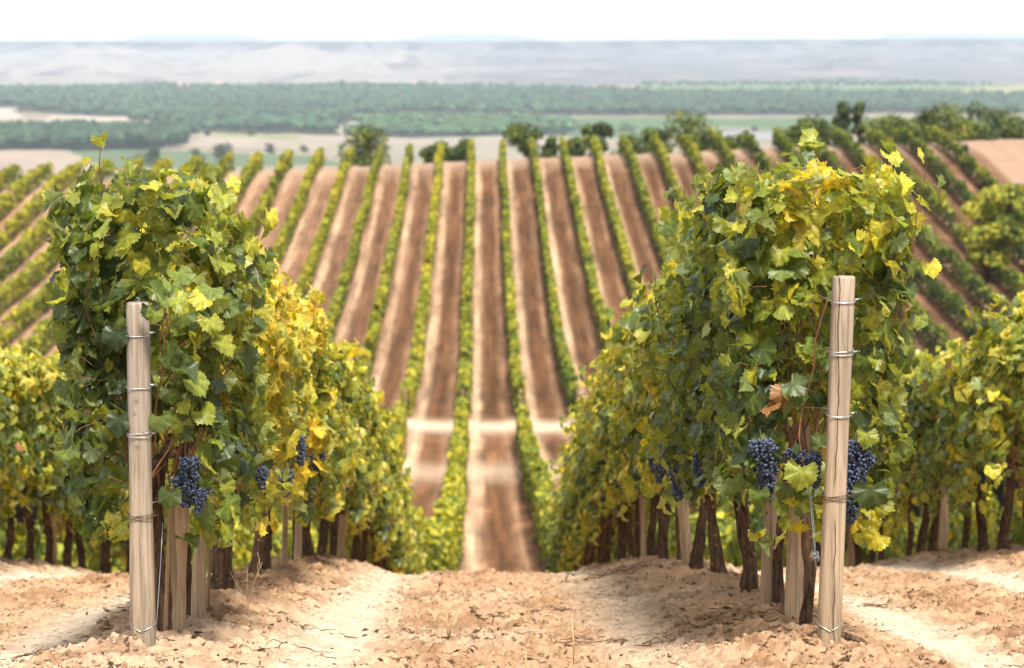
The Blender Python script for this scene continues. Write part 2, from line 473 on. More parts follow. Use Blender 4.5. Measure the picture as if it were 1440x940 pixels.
# ------------------------------------------------------------------ ground sheet
ZP = -85.5
def poly(pts):
    return np.array([on_plane(x, y, ZP)[:2] for x, y in pts])
def inside(P, X, Y):
    r = np.zeros(X.shape, bool); n = len(P); j = n - 1
    for i in range(n):
        xi, yi = P[i]; xj, yj = P[j]
        c = ((yi > Y) != (yj > Y)) & (X < (xj - xi) * (Y - yi) / (yj - yi + 1e-12) + xi)
        r ^= c; j = i
    return r
FLOORS = [[(-300, 214), (204, 214), (268, 204), (250, 190), (-300, 186)], [(-500, 152), (20, 154), (60, 160), (170, 167), (270, 184), (366, 192), (470, 190), (474, 178), (500, 163), (760, 163), (1800, 160), (1800, 137), (930, 134), (700, 124), (300, 124), (-500, 132)],
          [(470, 191), (720, 193), (800, 190), (800, 172), (700, 171), (520, 172), (490, 184)]]
FIELDS = [  # (photo outline of the field, soil / crop colour)
    ([(-400, 262), (170, 262), (250, 225), (255, 216), (-400, 214)], (0.50, 0.40, 0.32)),
    ([(150, 240), (480, 236), (470, 222), (210, 214), (100, 214)], (0.17, 0.24, 0.13)),
    ([(270, 208), (760, 215), (760, 194), (262, 190)], (0.48, 0.42, 0.34)),
    ([(300, 196), (420, 199), (410, 190), (300, 188)], (0.36, 0.36, 0.20)),
    ([(480, 226), (760, 226), (760, 208), (480, 206)], (0.42, 0.38, 0.30)),
    ([(700, 196), (1100, 196), (1100, 184), (700, 184)], (0.15, 0.22, 0.12)),
    ([(700, 184), (1500, 180), (1700, 166), (700, 167)], (0.14, 0.23, 0.10)),
    ([(980, 196), (1110, 195), (1090, 186), (990, 187)], (0.42, 0.42, 0.42)),
    ([(-40, 168), (40, 166), (34, 156), (-40, 153)], (0.60, 0.53, 0.44)),
    ([(60, 174), (190, 173), (172, 165), (70, 163)], (0.62, 0.54, 0.44)),
    ([(474, 183), (492, 183), (512, 168), (690, 169), (760, 168), (760, 163), (500, 162)], (0.66, 0.58, 0.50)),
    ([(-100, 132), (270, 132), (268, 122), (-100, 112)], (0.30, 0.34, 0.13)),
    ([(930, 135), (1700, 139), (1700, 118), (1100, 114), (900, 122)], (0.20, 0.29, 0.12)),
    ([(1090, 130), (1440, 134), (1700, 126), (1440, 121), (1230, 132)], (0.42, 0.40, 0.18)),
]

def ground_colour(X, Y, Z):
    n = len(X)
    C = np.zeros((n, 3))
    # --- vineyard soil
    c = lane_c(Y)
    u = (X - c) / D_ROW - 0.5
    w = (u - np.floor(u)) * D_ROW                       # 0 at the row on the left .. D at the row on the right
    nz = fbm(X * 0.55, Y * 0.18, 71, 4)
    nz2 = fbm(X * 1.7, Y * 1.7, 81, 4)
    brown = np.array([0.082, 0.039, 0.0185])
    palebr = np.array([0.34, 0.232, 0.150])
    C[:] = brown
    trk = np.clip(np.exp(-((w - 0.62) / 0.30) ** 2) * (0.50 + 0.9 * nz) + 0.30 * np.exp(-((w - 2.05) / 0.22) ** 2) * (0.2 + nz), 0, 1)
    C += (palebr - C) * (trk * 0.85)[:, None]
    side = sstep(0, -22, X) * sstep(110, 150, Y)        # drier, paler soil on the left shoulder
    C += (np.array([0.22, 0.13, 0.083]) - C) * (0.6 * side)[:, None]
    C *= ((0.50 + 1.0 * fbm(X * 3.4, Y * 0.16, 85, 4)) * (0.65 + 0.7 * fbm(X * 2.4, Y * 0.30, 87, 4)) * (0.55 + 0.9 * fbm(X * 6.0, Y * 0.10, 89, 3)) * (0.7 + 0.6 * fbm(X * 2.6, Y * 0.9, 93, 3)))[:, None] * 1.12
    head = np.clip(sstep(203, 215, Y + 6 * (nz - 0.5)) , 0, 1)     # headland along the crest
    C += (np.array([0.31, 0.215, 0.15]) - C) * (head * 0.85)[:, None]
    ytr = Y + 2.0 * (vnoise(X * 0.3, Y * 0.1, 91) - 0.5)
    t1 = 0.95 * np.exp(-((ytr - 111.4) / 2.4) ** 2) * (0.75 + .5 * nz2)
    C *= (1 + .30 * (1 - sstep(104, 112, Y)))[:, None]              # two cross tracks in the dip
    t2 = np.exp(-((ytr - 95.0) / 3.2) ** 2) * 0.75 * np.clip(0.3 + 1.2 * nz, 0, 1)
    C += (np.array([0.47, 0.36, 0.265]) - C) * np.clip(t1 + t2, 0, 1)[:, None]
    # bare hill on the right
    bare = sstep(0, 1.5, X - (41.8 + 0.0 * Y)) * sstep(150, 170, Y)
    C += (np.array([0.255, 0.17, 0.12]) * (0.85 + 0.3 * nz2)[:, None] - C) * bare[:, None]
    # --- near soil
    nearf = 1 - sstep(24, 40, Y)
    m = clod_mask(X, Y)
    b1 = np.array([0.372, 0.240, 0.146]); p1 = np.array([0.48, 0.385, 0.292]); d1 = np.array([0.215, 0.120, 0.063])
    dens = sstep(0.35, 0.65, fbm(X * 1.1, Y * 1.1, 41, 3))
    CN = b1 + (p1 - b1) * np.clip((1 - m) * 1.1 + 0.35 * sstep(0.5, 0.75, fbm(X * 0.8 + 5, Y * 0.8, 45, 4)), 0, 1)[:, None]
    CN += (d1 - CN) * (m * (0.35 + 0.5 * dens) * sstep(0.42, 0.62, 0.5 * fbm(X * 3, Y * 3, 47, 3) + 0.5 * fbm(X * 14, Y * 14, 48, 3)))[:, None]
    CN *= (0.86 + 0.3 * fbm(X * 7, Y * 7, 49, 3))[:, None]
    C += (CN - C) * nearf[:, None]
    # --- beyond the crest: scrub, then fields of the plain
    far = sstep(232, 250, Y)
    CF = np.array([0.19, 0.165, 0.12]) * (0.8 + 0.4 * fbm(X / 90, Y / 150, 55, 4))[:, None]
    sel = Y > 900
    if sel.any():
        Xs, Ys = X[sel], Y[sel]
        F = CF[sel]
        wx = Xs + (fbm(Xs / 80, Ys / 200, 57, 3) - 0.5) * 40; wy = Ys + (fbm(Xs / 80, Ys / 200, 58, 3) - 0.5) * 60
        for pts, colr in FIELDS:
            k = inside(poly(pts), wx, wy)
            F[k] = np.array(colr) * 0.46 * (0.85 + 0.3 * fbm(Xs[k] / 30, Ys[k] / 120, 59, 4))[:, None]
        for pts in FLOORS:       # pine floor, coloured dark to stand for shade under the crowns
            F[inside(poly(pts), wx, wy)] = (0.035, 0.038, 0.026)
        CF[sel] = F
    C += (CF - C) * far[:, None]
    return np.clip(C, 0.01, 0.9)

def build_ground():
    ys = [np.linspace(-6, 7.4, 20, endpoint=False), np.linspace(7.4, 21.5, 1000, endpoint=False)]
    y = 21.5; st = 0.03; l = []
    while y < 250:
        l.append(y); y += st; st = min(st * 1.012 + 0.0003, 0.7)
    ys.append(np.array(l)); ys.append(np.geomspace(250, 1500, 45, endpoint=False)); ys.append(1 / np.linspace(1 / 1500, 1 / 9000, 260))
    ys = np.concatenate(ys)
    nc = 860
    u = np.linspace(-1, 1, nc); u = np.sign(u) * (0.6 * np.abs(u) + 0.4 * np.abs(u) ** 2.4)
    w = 2.2 + 0.36 * np.maximum(ys, 6.0)
    X = (u[None, :] * w[:, None]).ravel(); Y = np.repeat(ys, nc)
    Z = H0(X, Y)
    k = Y < 32
    Z[k] += H_near(X[k], Y[k])
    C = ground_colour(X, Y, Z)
    m = len(ys)
    i, j = np.meshgrid(np.arange(m - 1), np.arange(nc - 1), indexing='ij')
    q = np.stack([i * nc + j, i * nc + j + 1, (i + 1) * nc + j + 1, (i + 1) * nc + j], -1).reshape(-1, 4)
    me = mesh_np('ground', np.stack([X, Y, Z], 1), None, q, C, True, [M_GROUND])
    tag(link('ground', me), kind='structure')
build_ground()

# ------------------------------------------------------------------ far hills
def build_hills():
    ys = np.concatenate([np.linspace(4300, 9800, 200), np.linspace(9900, 12500, 16)])
    nc = 620
    u = np.linspace(-0.36, 0.36, nc)
    X = (u[None, :] * ys[:, None]).ravel(); Y = np.repeat(ys, nc)
    uu = X / Y
    base = -87 + 12 * sstep(4700, 5400, Y) + 26 * sstep(5400, 7800, Y) * (0.4 + 1.2 * fbm(X / 500, Y / 900, 101, 4))
    edge = 7900 + 1500 * (fbm(X / 900, Y * 0 + 3, 103, 4) - 0.5) + 700 * (fbm(X / 160, Y / 900, 104, 3) - 0.5)
    top = 3.5 + 9 * sstep(-0.02, 0.13, uu) + 3 * (fbm(X / 600, Y * 0, 105, 3) - 0.5)
    s = sstep(0, 900, Y - edge)
    Z = base + (top - base) * s
    Z += (fbm(X / 70, Y / 260, 106, 4) - 0.5) * 16 * (1 - np.abs(2 * s - 1)) * (s > 0)
    # foothill spurs and the cone
    spur = np.clip(fbm(X / 230, Y / 700, 108, 4) - 0.50, 0, 1) * 150 * sstep(5000, 6000, Y) * (1 - sstep(7300, 8300, Y))
    Z = np.maximum(Z, base + spur)
    p = at(405, 62, 6500)
    d = np.hypot(X - p[0], (Y - 6500) * 0.45)
    cone = -70 + 68 * np.clip(1 - d / 250, 0, 1) ** 0.85 + (fbm(X / 25, Y / 60, 107, 3) - 0.5) * 6
    cone = np.where(d < 330, cone, -200)
    Z = np.maximum(Z, cone)
    chalk = np.array([0.215, 0.20, 0.188]); scrub = np.array([0.045, 0.045, 0.050]); grey = np.array([0.108, 0.102, 0.107])
    sl = fbm(X / 150, Z / 9 + Y / 500, 111, 4); sl2 = fbm(X / 60, Y / 300, 112, 4)
    leftb = 1 - sstep(-0.04, 0.02, uu)
    topb = s * (1 - np.exp(-((s - .9) / .5) ** 2) * 0)
    C = grey + (chalk - grey) * np.clip(0.95 * leftb * (1 - s) * sstep(.25, .5, sl2) + .55 * sstep(0, 6, cone - base) + 0.45 * sstep(0.50, 0.70, sl) * (1 - .6 * s), 0, 1)[:, None]
    dk = np.clip(sstep(0.48, 0.62, sl2) * (0.25 + 0.5 * s) + 0.75 * sstep(.35, .75, s) * sstep(0.40, 0.55, sl2) + .35 * sstep(.9, 1, s), 0, 1)
    dk = dk * (1 - .8 * sstep(0, 6, cone - base))
    C = C + (scrub - C) * (dk * 0.85)[:, None]
    i, j = np.meshgrid(np.arange(len(ys) - 1), np.arange(nc - 1), indexing='ij')
    q = np.stack([i * nc + j, i * nc + j + 1, (i + 1) * nc + j + 1, (i + 1) * nc + j], -1).reshape(-1, 4)
    me = mesh_np('hills', np.stack([X, Y, Z], 1), None, q, C, True, [M_GROUND])
    tag(link('hills', me), kind='structure')
    # a fainter plateau further back
    ys = np.linspace(15000, 17500, 26); nc = 300
    u = np.linspace(-0.36, 0.36, nc)
    X = (u[None, :] * ys[:, None]).ravel(); Y = np.repeat(ys, nc); uu = X / Y
    hgt = 14 + 46 * sstep(0.45, 0.62, fbm(uu * 16 + 2, Y * 0 + 1, 121, 3))
    Z = -90 + (hgt + 90) * sstep(15200, 16200, Y)
    i, j = np.meshgrid(np.arange(len(ys) - 1), np.arange(nc - 1), indexing='ij')
    q = np.stack([i * nc + j, i * nc + j + 1, (i + 1) * nc + j + 1, (i + 1) * nc + j], -1).reshape(-1, 4)
    me = mesh_np('far_hills', np.stack([X, Y, Z], 1), None, q, np.tile(grey, (len(X), 1)), True, [M_GROUND])
    tag(link('far_hills', me), kind='structure')
build_hills()

# ------------------------------------------------------------------ haze (one closed volume round everything)
def build_haze():
    v = np.array([[x, y, z] for z in (-95, 75) for y in (-60, 18500) for x in (-8000, 8000)], float)
    q = [(0, 2, 3, 1), (4, 5, 7, 6), (0, 1, 5, 4), (2, 6, 7, 3), (0, 4, 6, 2), (1, 3, 7, 5)]
    m, nd, ln, out = new_mat('haze_air')
    p = N(nd, 'ShaderNodeVolumePrincipled', inp={'Density': 7.6e-5, 'Anisotropy': 0.1})
    p.inputs['Color'].default_value = (0.68, 0.82, 1.0, 1)
    ln.new(p.outputs[0], out.inputs['Volume'])
    me = mesh_np('haze', v, None, q, None, False, [m])
    tag(link('haze', me), 'pale air haze over the whole valley', None, None, 'stuff')
build_haze()

# ------------------------------------------------------------------ leaves
def leaf_template(seed, n=44):
    rs = np.random.RandomState(seed)
    phi = (np.arange(n) + 0.5) / n * 2 * np.pi - np.pi
    phi = phi + rs.uniform(-0.02, 0.02, n)
    lob = [(0, 1.04, .34), (R(55), .96, .32), (-R(55), .96, .32), (R(112), .76, .36), (-R(112), .76, .36)]
    r = np.full(n, 0.30)
    for a, L, s in lob:
        L *= rs.uniform(.93, 1.07)
        d = (phi - a + np.pi) % (2 * np.pi) - np.pi
        r = np.maximum(r, L * np.exp(-0.5 * np.abs(d / s) ** 1.7))
    r = np.maximum(r, (0.90 - 0.16 * np.abs(phi) / np.pi) * (np.abs(phi) < R(140)))
    r = r * 0.93
    if n > 30: r *= 1 + 0.075 * np.where(np.arange(n) % 2 == 0, 1, -1) * rs.uniform(.4, 1.3, n)
    r *= np.where(np.abs(phi) > R(165), 0.55, 1)
    vein = np.zeros(n)
    for a, L, s in lob:
        k = np.argmin(np.abs((phi - a + np.pi) % (2 * np.pi) - np.pi)); vein[k] = 1
    x1, y1 = r * np.sin(phi), r * np.cos(phi)
    ring = np.stack([x1, y1], 1)
    pts = [np.zeros((1, 2)), ring * 0.52, ring] if n > 12 else [np.zeros((1, 2)), ring]
    sh = [np.array([1.3]), 1 + 0.42 * vein, 1 + 0.22 * vein] if n > 12 else [np.array([1.2]), np.ones(n)]
    P = np.concatenate(pts); S = np.concatenate(sh)
    tri = []; quad = []
    for k in range(n):
        tri.append((0, 1 + (k + 1) % n, 1 + k))
        if n > 12: quad.append((1 + k, 1 + (k + 1) % n, 1 + n + (k + 1) % n, 1 + n + k))
    if n > 12:
        quad = np.array(quad); tri = np.concatenate([np.array(tri), quad[:, [0, 1, 2]], quad[:, [0, 2, 3]]])
    x, y = P[:, 0], P[:, 1]
    k1, k2, k3, k4 = rs.uniform(-.75, .55), rs.uniform(.0, .85), rs.uniform(.08, .22), rs.uniform(0, 6)
    ang = np.arctan2(x, y); rr = np.hypot(x, y)
    z = k1 * x * x - k2 * y * np.abs(y) + k3 * rr * rr * np.sin(3 * ang + k4) + 0.10 * rr * rr * np.sin(7 * ang + k4 * 2) - 0.18 * np.abs(x) * rs.uniform(-1, 1)
    return np.stack([x, y, z], 1), np.array(tri), S
LEAF_HI = [leaf_template(i, 44) for i in range(9)]
LEAF_MD = [leaf_template(20 + i, 20) for i in range(6)]
LEAF_LO = [leaf_template(40 + i, 9) for i in range(5)]

def norm(a): return a / (np.linalg.norm(a, axis=-1, keepdims=True) + 1e-9)

def place_leaves(mb, tpls, pos, nrm, tip, size, col, rs):
    """instances leaf templates at pos with normal nrm and tip direction tip"""
    Nn = norm(nrm); T = tip - (tip * Nn).sum(-1, keepdims=True) * Nn; T = norm(T); B = np.cross(T, Nn)
    which = rs.randint(0, len(tpls), len(pos))
    for k, (P, tri, S) in enumerate(tpls):
        s = np.where(which == k)[0]
        if not len(s): continue
        sx = rs.uniform(.85, 1.1, len(s)); zz = rs.uniform(.5, 1.5, len(s)) 
        V = pos[s][:, None, :] + size[s][:, None, None] * (P[None, :, 0:1] * sx[:, None, None] * B[s][:, None, :] + P[None, :, 1:2] * T[s][:, None, :] + P[None, :, 2:3] * zz[:, None, None] * Nn[s][:, None, :])
        nv = len(P)
        t = tri[None] + (np.arange(len(s)) * nv)[:, None, None]
        c = col[s][:, None, :] * S[None, :, None]
        mb.add(V.reshape(-1, 3), t.reshape(-1, 3), None, None); mb.c.append(c.reshape(-1, 3))

PAL = np.array([(0.024, 0.042, 0.012), (0.052, 0.080, 0.018), (0.105, 0.145, 0.024), (0.245, 0.26, 0.030), (0.40, 0.35, 0.032), (0.52, 0.375, 0.040), (0.26, 0.13, 0.05)])
def leaf_colours(y, rs):
    """y: yellowness 0..1 per leaf"""
    t = np.clip(y + np.clip(rs.normal(0, 0.17, len(y)), -.4, .3), 0, 1) * 5
    i = np.clip(np.floor(t).astype(int), 0, 4); f = (t - i)[:, None]
    c = PAL[i] * (1 - f) + PAL[i + 1] * f
    br = rs.uniform(0, 1, len(y)) < 0.004
    c[br] = PAL[6]
    return c * rs.uniform(.75, 1.25, (len(y), 1))

def vine_foliage(seed, top=1.65, hw=0.40, ylen=0.5, nleaf=650, tpls=None, yellow=0.3, front=False, zlow=0.47, size=(.048, .078), sun_tint=1, grapes=(), extra=()):
    """leaves and canes of one vine. row direction = Y, origin at the trunk base"""
    rs = np.random.RandomState(seed)
    mb, mc = MB(), MB()
    pos, nrm, tip, yel, siz = [], [], [], [], []
    def leaf(p, n, t, y, s=None):
        pos.append(p); nrm.append(n); tip.append(t); yel.append(y); siz.append(s if s else rs.uniform(*size))
    # shoots
    for k in range(int(15 * ylen / 0.5)):
        y0 = rs.uniform(-ylen, ylen); sgn = rs.choice([-1, 1])
        p = np.array([rs.normal(0, .05), y0, 0.72 + rs.uniform(-.05, .08)])
        L = (top - 0.72) * rs.uniform(0.8, 1.22)
        d = norm(np.array([sgn * rs.uniform(.05, .5), rs.normal(0, .15), 1.0]))
        step = 0.055; pts = [p.copy()]; n = int(L / step)
        for i in range(n):
            d = norm(d + rs.normal(0, .10, 3) + np.array([0, 0, 0.03 if i < n * .7 else -0.12]))
            if abs(p[0]) > hw * 1.0: d[0] *= 0.6
            p = p + d * step; pts.append(p.copy())
            if i > 2:
                side = norm(np.cross(d, [0, 0, 1]) + rs.normal(0, .5, 3)) * (1 if i % 2 else -1)
                out = norm(np.array([np.sign(p[0] + 1e-6) * 1.0, (-.9 if front else 0) * (p[1] < -.1) , 0.3]))
                q = p + side * rs.uniform(.03, .07) + out * .03
                hh = (p[2] - .7) / (top - .7)
                leaf(q, norm(out * .7 + np.array([0, 0, .55]) + rs.normal(0, .4, 3)), norm(out * .4 + np.array([0, 0, -.7]) + rs.normal(0, .35, 3)),
                     yellow + .45 * max(0, hh - .6) + .06 * sun_tint * np.sign(q[0]), rs.uniform(*size) * (1 - .35 * max(0, hh - .7)))  # leaves towards the sun tinted yellower, as if lit
        tube(mc, np.array(pts), np.linspace(.0042, .0018, len(pts)), 4, cap=False)
    # outer shell
    def lump(a, z, s): return 0.66 + 0.60 * float(vnoise(a * 2.7 + s * 9.3 + seed, z * 3.4 + seed * 1.7, 7))
    faces = ['L', 'R', 'T'] + (['F'] if front else [])
    wts = np.array([2 * ylen * (top - zlow), 2 * ylen * (top - zlow), 2 * ylen * hw * 1.6] + ([hw * 2.2 * (top - zlow)] if front else []))
    cnt = rs.multinomial(nleaf, wts / wts.sum())
    for fc, n in zip(faces, cnt):
        for _ in range(n):
            if fc in 'LR':
                s = -1 if fc == 'L' else 1
                y = rs.uniform(-ylen * 1.05, ylen * 1.05)
                zl = zlow + .26 * (vnoise(y * 4 + seed, s * 3.0, 3) - .4)
                z = zl + (top - zl) * rs.uniform(0, 1) ** .93
                prof = 1.0 - .10 * ((z - zlow) / (top - zlow)) ** 2 - .2 * (1 - sstep(zlow, zlow + .25, z))
                x = s * hw * prof * lump(y, z, s) * (1 - abs(rs.normal(0, .16)))
                out = np.array([s, 0, 0.0])
            elif fc == 'T':
                y = rs.uniform(-ylen, ylen); x = rs.uniform(-hw, hw) * .8
                z = top * (1 - .12 * (x / hw) ** 2) + .34 * (vnoise(y * 5 + seed, x * 5, 5) - .5) - abs(rs.normal(0, .05))
                out = np.array([x / hw * .6, 0, 1.0])
            else:
                x = rs.uniform(-hw, hw); zl = zlow + .15 * (vnoise(x * 5 + seed, 2.0, 3) - .4)
                z = zl + (top - zl) * rs.uniform(0, 1) ** .93
                y = -ylen * (.62 + .42 * float(vnoise(x * 4 + seed, z * 4, 11))) * math.sqrt(max(0, 1 - .35 * (x / hw) ** 2)) + abs(rs.normal(0, .05))
                out = np.array([x / hw * .8, -1, 0.0])
            p = np.array([x, y, z])
            n_ = norm(out * .85 + np.array([0, 0, .45]) + rs.normal(0, .52, 3))
            t_ = norm(out * .35 + np.array([0, 0, -.85]) + rs.normal(0, .50, 3))
            hh = (z - zlow) / (top - zlow)
            patch = 0.55 * (float(fbm((x + y) * 2.2 + seed, z * 2.2, 13, 2)) - .5)
            leaf(p, n_, t_, yellow + patch + .55 * max(0, hh - .70) + .12 * max(0, .2 - hh) * 5 * .5 + .08 * sun_tint * np.sign(x) * (abs(x) > .15))  # last term paints the sunlit flank yellower, the other flank darker
    pos, nrm, tip = np.array(pos), np.array(nrm), np.array(tip); siz = np.array(siz)
    yel = np.array(yel)
    for (gx, gy, gz, gs) in grapes:      # bunches hang free of the leaves on their open side
        d = pos - np.array([gx, gy, gz - .07])
        ok = ~((np.abs(d[:, 0]) < .060) & (d[:, 2] < .03) & (d[:, 2] > -.13) & (d[:, 1] < .06) & (d[:, 1] > -.25))
        ok &= ~((np.abs(d[:, 1]) < .07) & (d[:, 2] < .03) & (d[:, 2] > -.12) & (d[:, 0] * np.sign(gx) > -.03)) | (abs(gx) < .25)
        pos, nrm, tip, siz, yel = pos[ok], nrm[ok], tip[ok], siz[ok], yel[ok]
    if front:      # the end post stands clear in front of the leaves
        ok = ~((np.abs(pos[:, 0] - .02) < .115) & (pos[:, 1] < -.36) & (pos[:, 2] < 1.47))
        pos, nrm, tip, siz, yel = pos[ok], nrm[ok], tip[ok], siz[ok], yel[ok]
    for (ex, ey, ez, es, eyv) in extra:
        pos = np.vstack([pos, [ex, ey, ez]]); nrm = np.vstack([nrm, norm(np.array([rs.uniform(-.3, .3), -1, .35]))]); tip = np.vstack([tip, [rs.uniform(-.4, .4), -.2, -1]]); siz = np.append(siz, es); yel = np.append(yel, eyv)
    col = leaf_colours(yel, rs)
    place_leaves(mb, tpls or LEAF_MD, pos, nrm, tip, siz, col, rs)
    tube(mc, np.array([[0, -ylen * .9, .74], [.02, 0, .75], [0, ylen * .9, .74]]), .006, 5)
    # petioles of a subset
    k = rs.choice(len(pos), min(160, len(pos)), replace=False)
    for i in k:
        b = pos[i] - tip[i] * .01
        tube(mc, np.array([b, b - tip[i] * .03 - nrm[i] * .02, b - tip[i] * .05 - nrm[i] * .06]), .0013, 3, cap=False)
    return mb, mc

def vine_trunk(seed, h=0.78, r=0.035, lean=(0, 0)):
    rs = np.random.RandomState(seed); mb = MB()
    n = 26; t = np.linspace(0, 1, n)
    ph = rs.uniform(0, 6, 2)
    pts = np.stack([lean[0] * t + .022 * np.sin(t * 5 + ph[0]), lean[1] * t + .022 * np.sin(t * 4 + ph[1]), -0.12 + (h + .12) * t], 1)
    pts[:, :2] -= pts[4, :2]
    rad = r * (1.25 - .45 * t + .25 * np.exp(-((t - 0.12) / .10) ** 2) + .35 * np.exp(-((t - 1) / .12) ** 2))
    tube(mb, pts, rad, 18, 0.48, seed)
    for s in (-1, 1):     # two cordon arms
        p0 = pts[-1]
        arm = np.array([p0 + np.array([0, 0, -.03]), p0 + np.array([.01, s * .10, .02]), p0 + np.array([0, s * .25, .015]), p0 + np.array([-.01, s * .42, 0.03])])
        tube(mb, arm, np.array([.026, .022, .018, .012]) * r / .035, 9, 0.2, seed + 3)
    return mb

def grape_cluster(seed, length=0.17, n=75, r=0.0080):
    rs = np.random.RandomState(seed); mb = MB()
    import bmesh
    bm = bmesh.new(); bmesh.ops.create_icosphere(bm, subdivisions=2, radius=1)
    bv = np.array([v.co[:] for v in bm.verts]); bt = np.array([[v.index for v in f.verts] for f in bm.faces]); bm.free()
    pts = []
    tries = 0
    while len(pts) < n and tries < 20000:
        tries += 1
        t = rs.uniform(0, 1) ** 1.25
        R0 = 0.048 * (1 - t) ** .5 * (1 if t > .06 else .7) + .010
        a = rs.uniform(0, 2 * np.pi); k = rs.uniform(.25, 1.0) ** .6
        p = np.array([R0 * k * np.cos(a), R0 * k * np.sin(a), -t * length])
        if t < .3 and rs.uniform() < .3: p[0] += .03 * rs.choice([-1, 1])
        if all(np.sum((p - q) ** 2) > (1.42 * r) ** 2 for q in pts): pts.append(p)
    for p in pts:
        c = np.array([0.085, 0.125, 0.215]) * rs.uniform(.5, 1.25)
        mb.add(bv * r * rs.uniform(.88, 1.1) + p, bt, None, c)
    st = np.array([[0, 0, .05], [0, 0, 0], [0, 0, -length * .8]])
    tube(mb, st, .0022, 5, c=(0.10, 0.08, 0.03))
    return mb

# ------------------------------------------------------------------ foreground vines
RX = {-1: at(202, 900, 9.35)[0], 1: at(1165, 895, 9.3)[0], -2: lane_c(9) - 1.5 * D_ROW, 2: lane_c(9) + 1.5 * D_ROW}
RX[-1], RX[1] = round(RX[-1], 3), round(RX[1], 3)
def rowx(k, Y):
    return RX[k] + (lane_c(Y) - lane_c(9))

GRAPES = [grape_cluster(300 + i, 0.15 + .02 * i, 150 + 14 * i).mesh('grape_cluster', M_GRAPE) for i in range(4)]
def add_grapes(root, spots, rs):
    for (x, y, z, s) in spots:
        g = link('grape_cluster', GRAPES[rs.randint(0, 4)], root)
        z += rs.uniform(-.02, .05); s *= rs.uniform(.62, .95)
        g.location = (x, y, z); g.scale = (s, s, s); g.rotation_euler = (rs.uniform(-.12, .12), rs.uniform(-.12, .12), rs.uniform(0, 6))

def make_vine(label, X, Y, seed, group, tr, fol, can, grapes, shift=0.0):
    root = thing('grapevine', label, 'grapevine', (X, Y, ground_z(X, Y) - 0.01), 0, group)
    link('trunk', tr, root); f = link('foliage', fol, root); c = link('canes', can, root)
    f.location.x = c.location.x = shift
    add_grapes(root, grapes, np.random.RandomState(seed))
    return root

def ordinal(n):
    w = ['first', 'second', 'third', 'fourth', 'fifth', 'sixth', 'seventh', 'eighth', 'ninth', 'tenth', 'eleventh', 'twelfth', 'thirteenth', 'fourteenth', 'fifteenth',
         'sixteenth', 'seventeenth', 'eighteenth', 'nineteenth', 'twentieth']
    if n <= 20: return w[n - 1]
    return {2: 'twenty', 3: 'thirty'}[n // 10] + '-' + w[n % 10 - 1] if n % 10 else {3: 'thirtieth'}[n // 10]

# positions along the rows (distance from the camera), read off the trunks
LEFT_Y = [9.92, 10.85, 12.35, 14.0, 15.0, 16.4]; RIGHT_Y = [9.95, 10.95, 12.05, 13.6, 15.0, 16.4]
y = 17.5
while y < 36: LEFT_Y.append(round(y, 2)); RIGHT_Y.append(round(y + .1, 2)); y += 1.08

L_LABEL = ['tall dark green vine right behind the left end post, with a big grape bunch',
           'leafy vine second behind the left end post, beside the two broad cut stakes',
           'sunlit yellow vine with a thick gnarled leaning trunk, third from the left end post',
           'bright yellow vine fourth from the left end post, with a slim lichen spotted trunk']
R_LABEL = ['tall full vine right behind the right end post, with grapes either side of it',
           'dark green vine second behind the right end post, between the two stout leaning posts',
           'dark vine with a lichen spotted black trunk, third behind the right end post',
           'yellow tinged vine with a bent black trunk, fourth behind the right end post']
def rel(px, py, Y, X0, Y0, s, yv):
    p = at(px, py, Y); return (p[0] - X0, p[1] - Y0, p[2] - (ground_z(X0, Y0) - .01), s, yv)
XL, XR = (px_ + lane_c(0) * 0 for px_ in (RX[-1], RX[1]))
EXL = [rel(*a) for a in ((211, 434, 9.22, XL, 9.92, .052, .12), (219, 440, 9.20, XL, 9.92, .048, .75), (226, 590, 9.3, XL, 9.92, .06, .2), (168, 590, 9.3, XL, 9.92, .075, .15), (165, 470, 9.3, XL, 9.92, .07, .05),
    (240, 695, 9.35, XL, 9.92, .065, .25), (287, 672, 9.42, XL, 9.92, .06, .35))]
EXR = [rel(*a) for a in ((1132, 662, 9.35, XR, 9.95, .085, .25), (1110, 685, 9.4, XR, 9.95, .06, .4), (1229, 690, 9.35, XR, 9.95, .085, .32), (1224, 612, 9.4, XR, 9.95, .06, .45), (1072, 695, 9.5, XR, 9.95, .06, .4))]
rsg = np.random.RandomState(77)
# shared copies for the vines further along
VAR = {}
for side, yl, top, hw in (('L', .58, 1.54, .38), ('R', .48, 1.70, .36), ('O', .45, 1.62, .44)):  # leaf tint carries the light: left row yellow as sunlit, right darker as shaded
    for i in range(4):
        mb, mc = vine_foliage(500 + i * 7 + ord(side), top + .06 * (i % 2), hw, .58, 840, LEAF_MD, yl + .06 * (i - 1.5), False, .52, (.047, .078), 1)
        VAR[side, i] = (mb.mesh('foliage', M_LEAF), mc.mesh('canes', M_CANE), vine_trunk(600 + i + ord(side), .74, .027 + .004 * (i % 3), (rsg.uniform(-.06, .06), rsg.uniform(-.1, .1))).mesh('trunk', M_BARK))

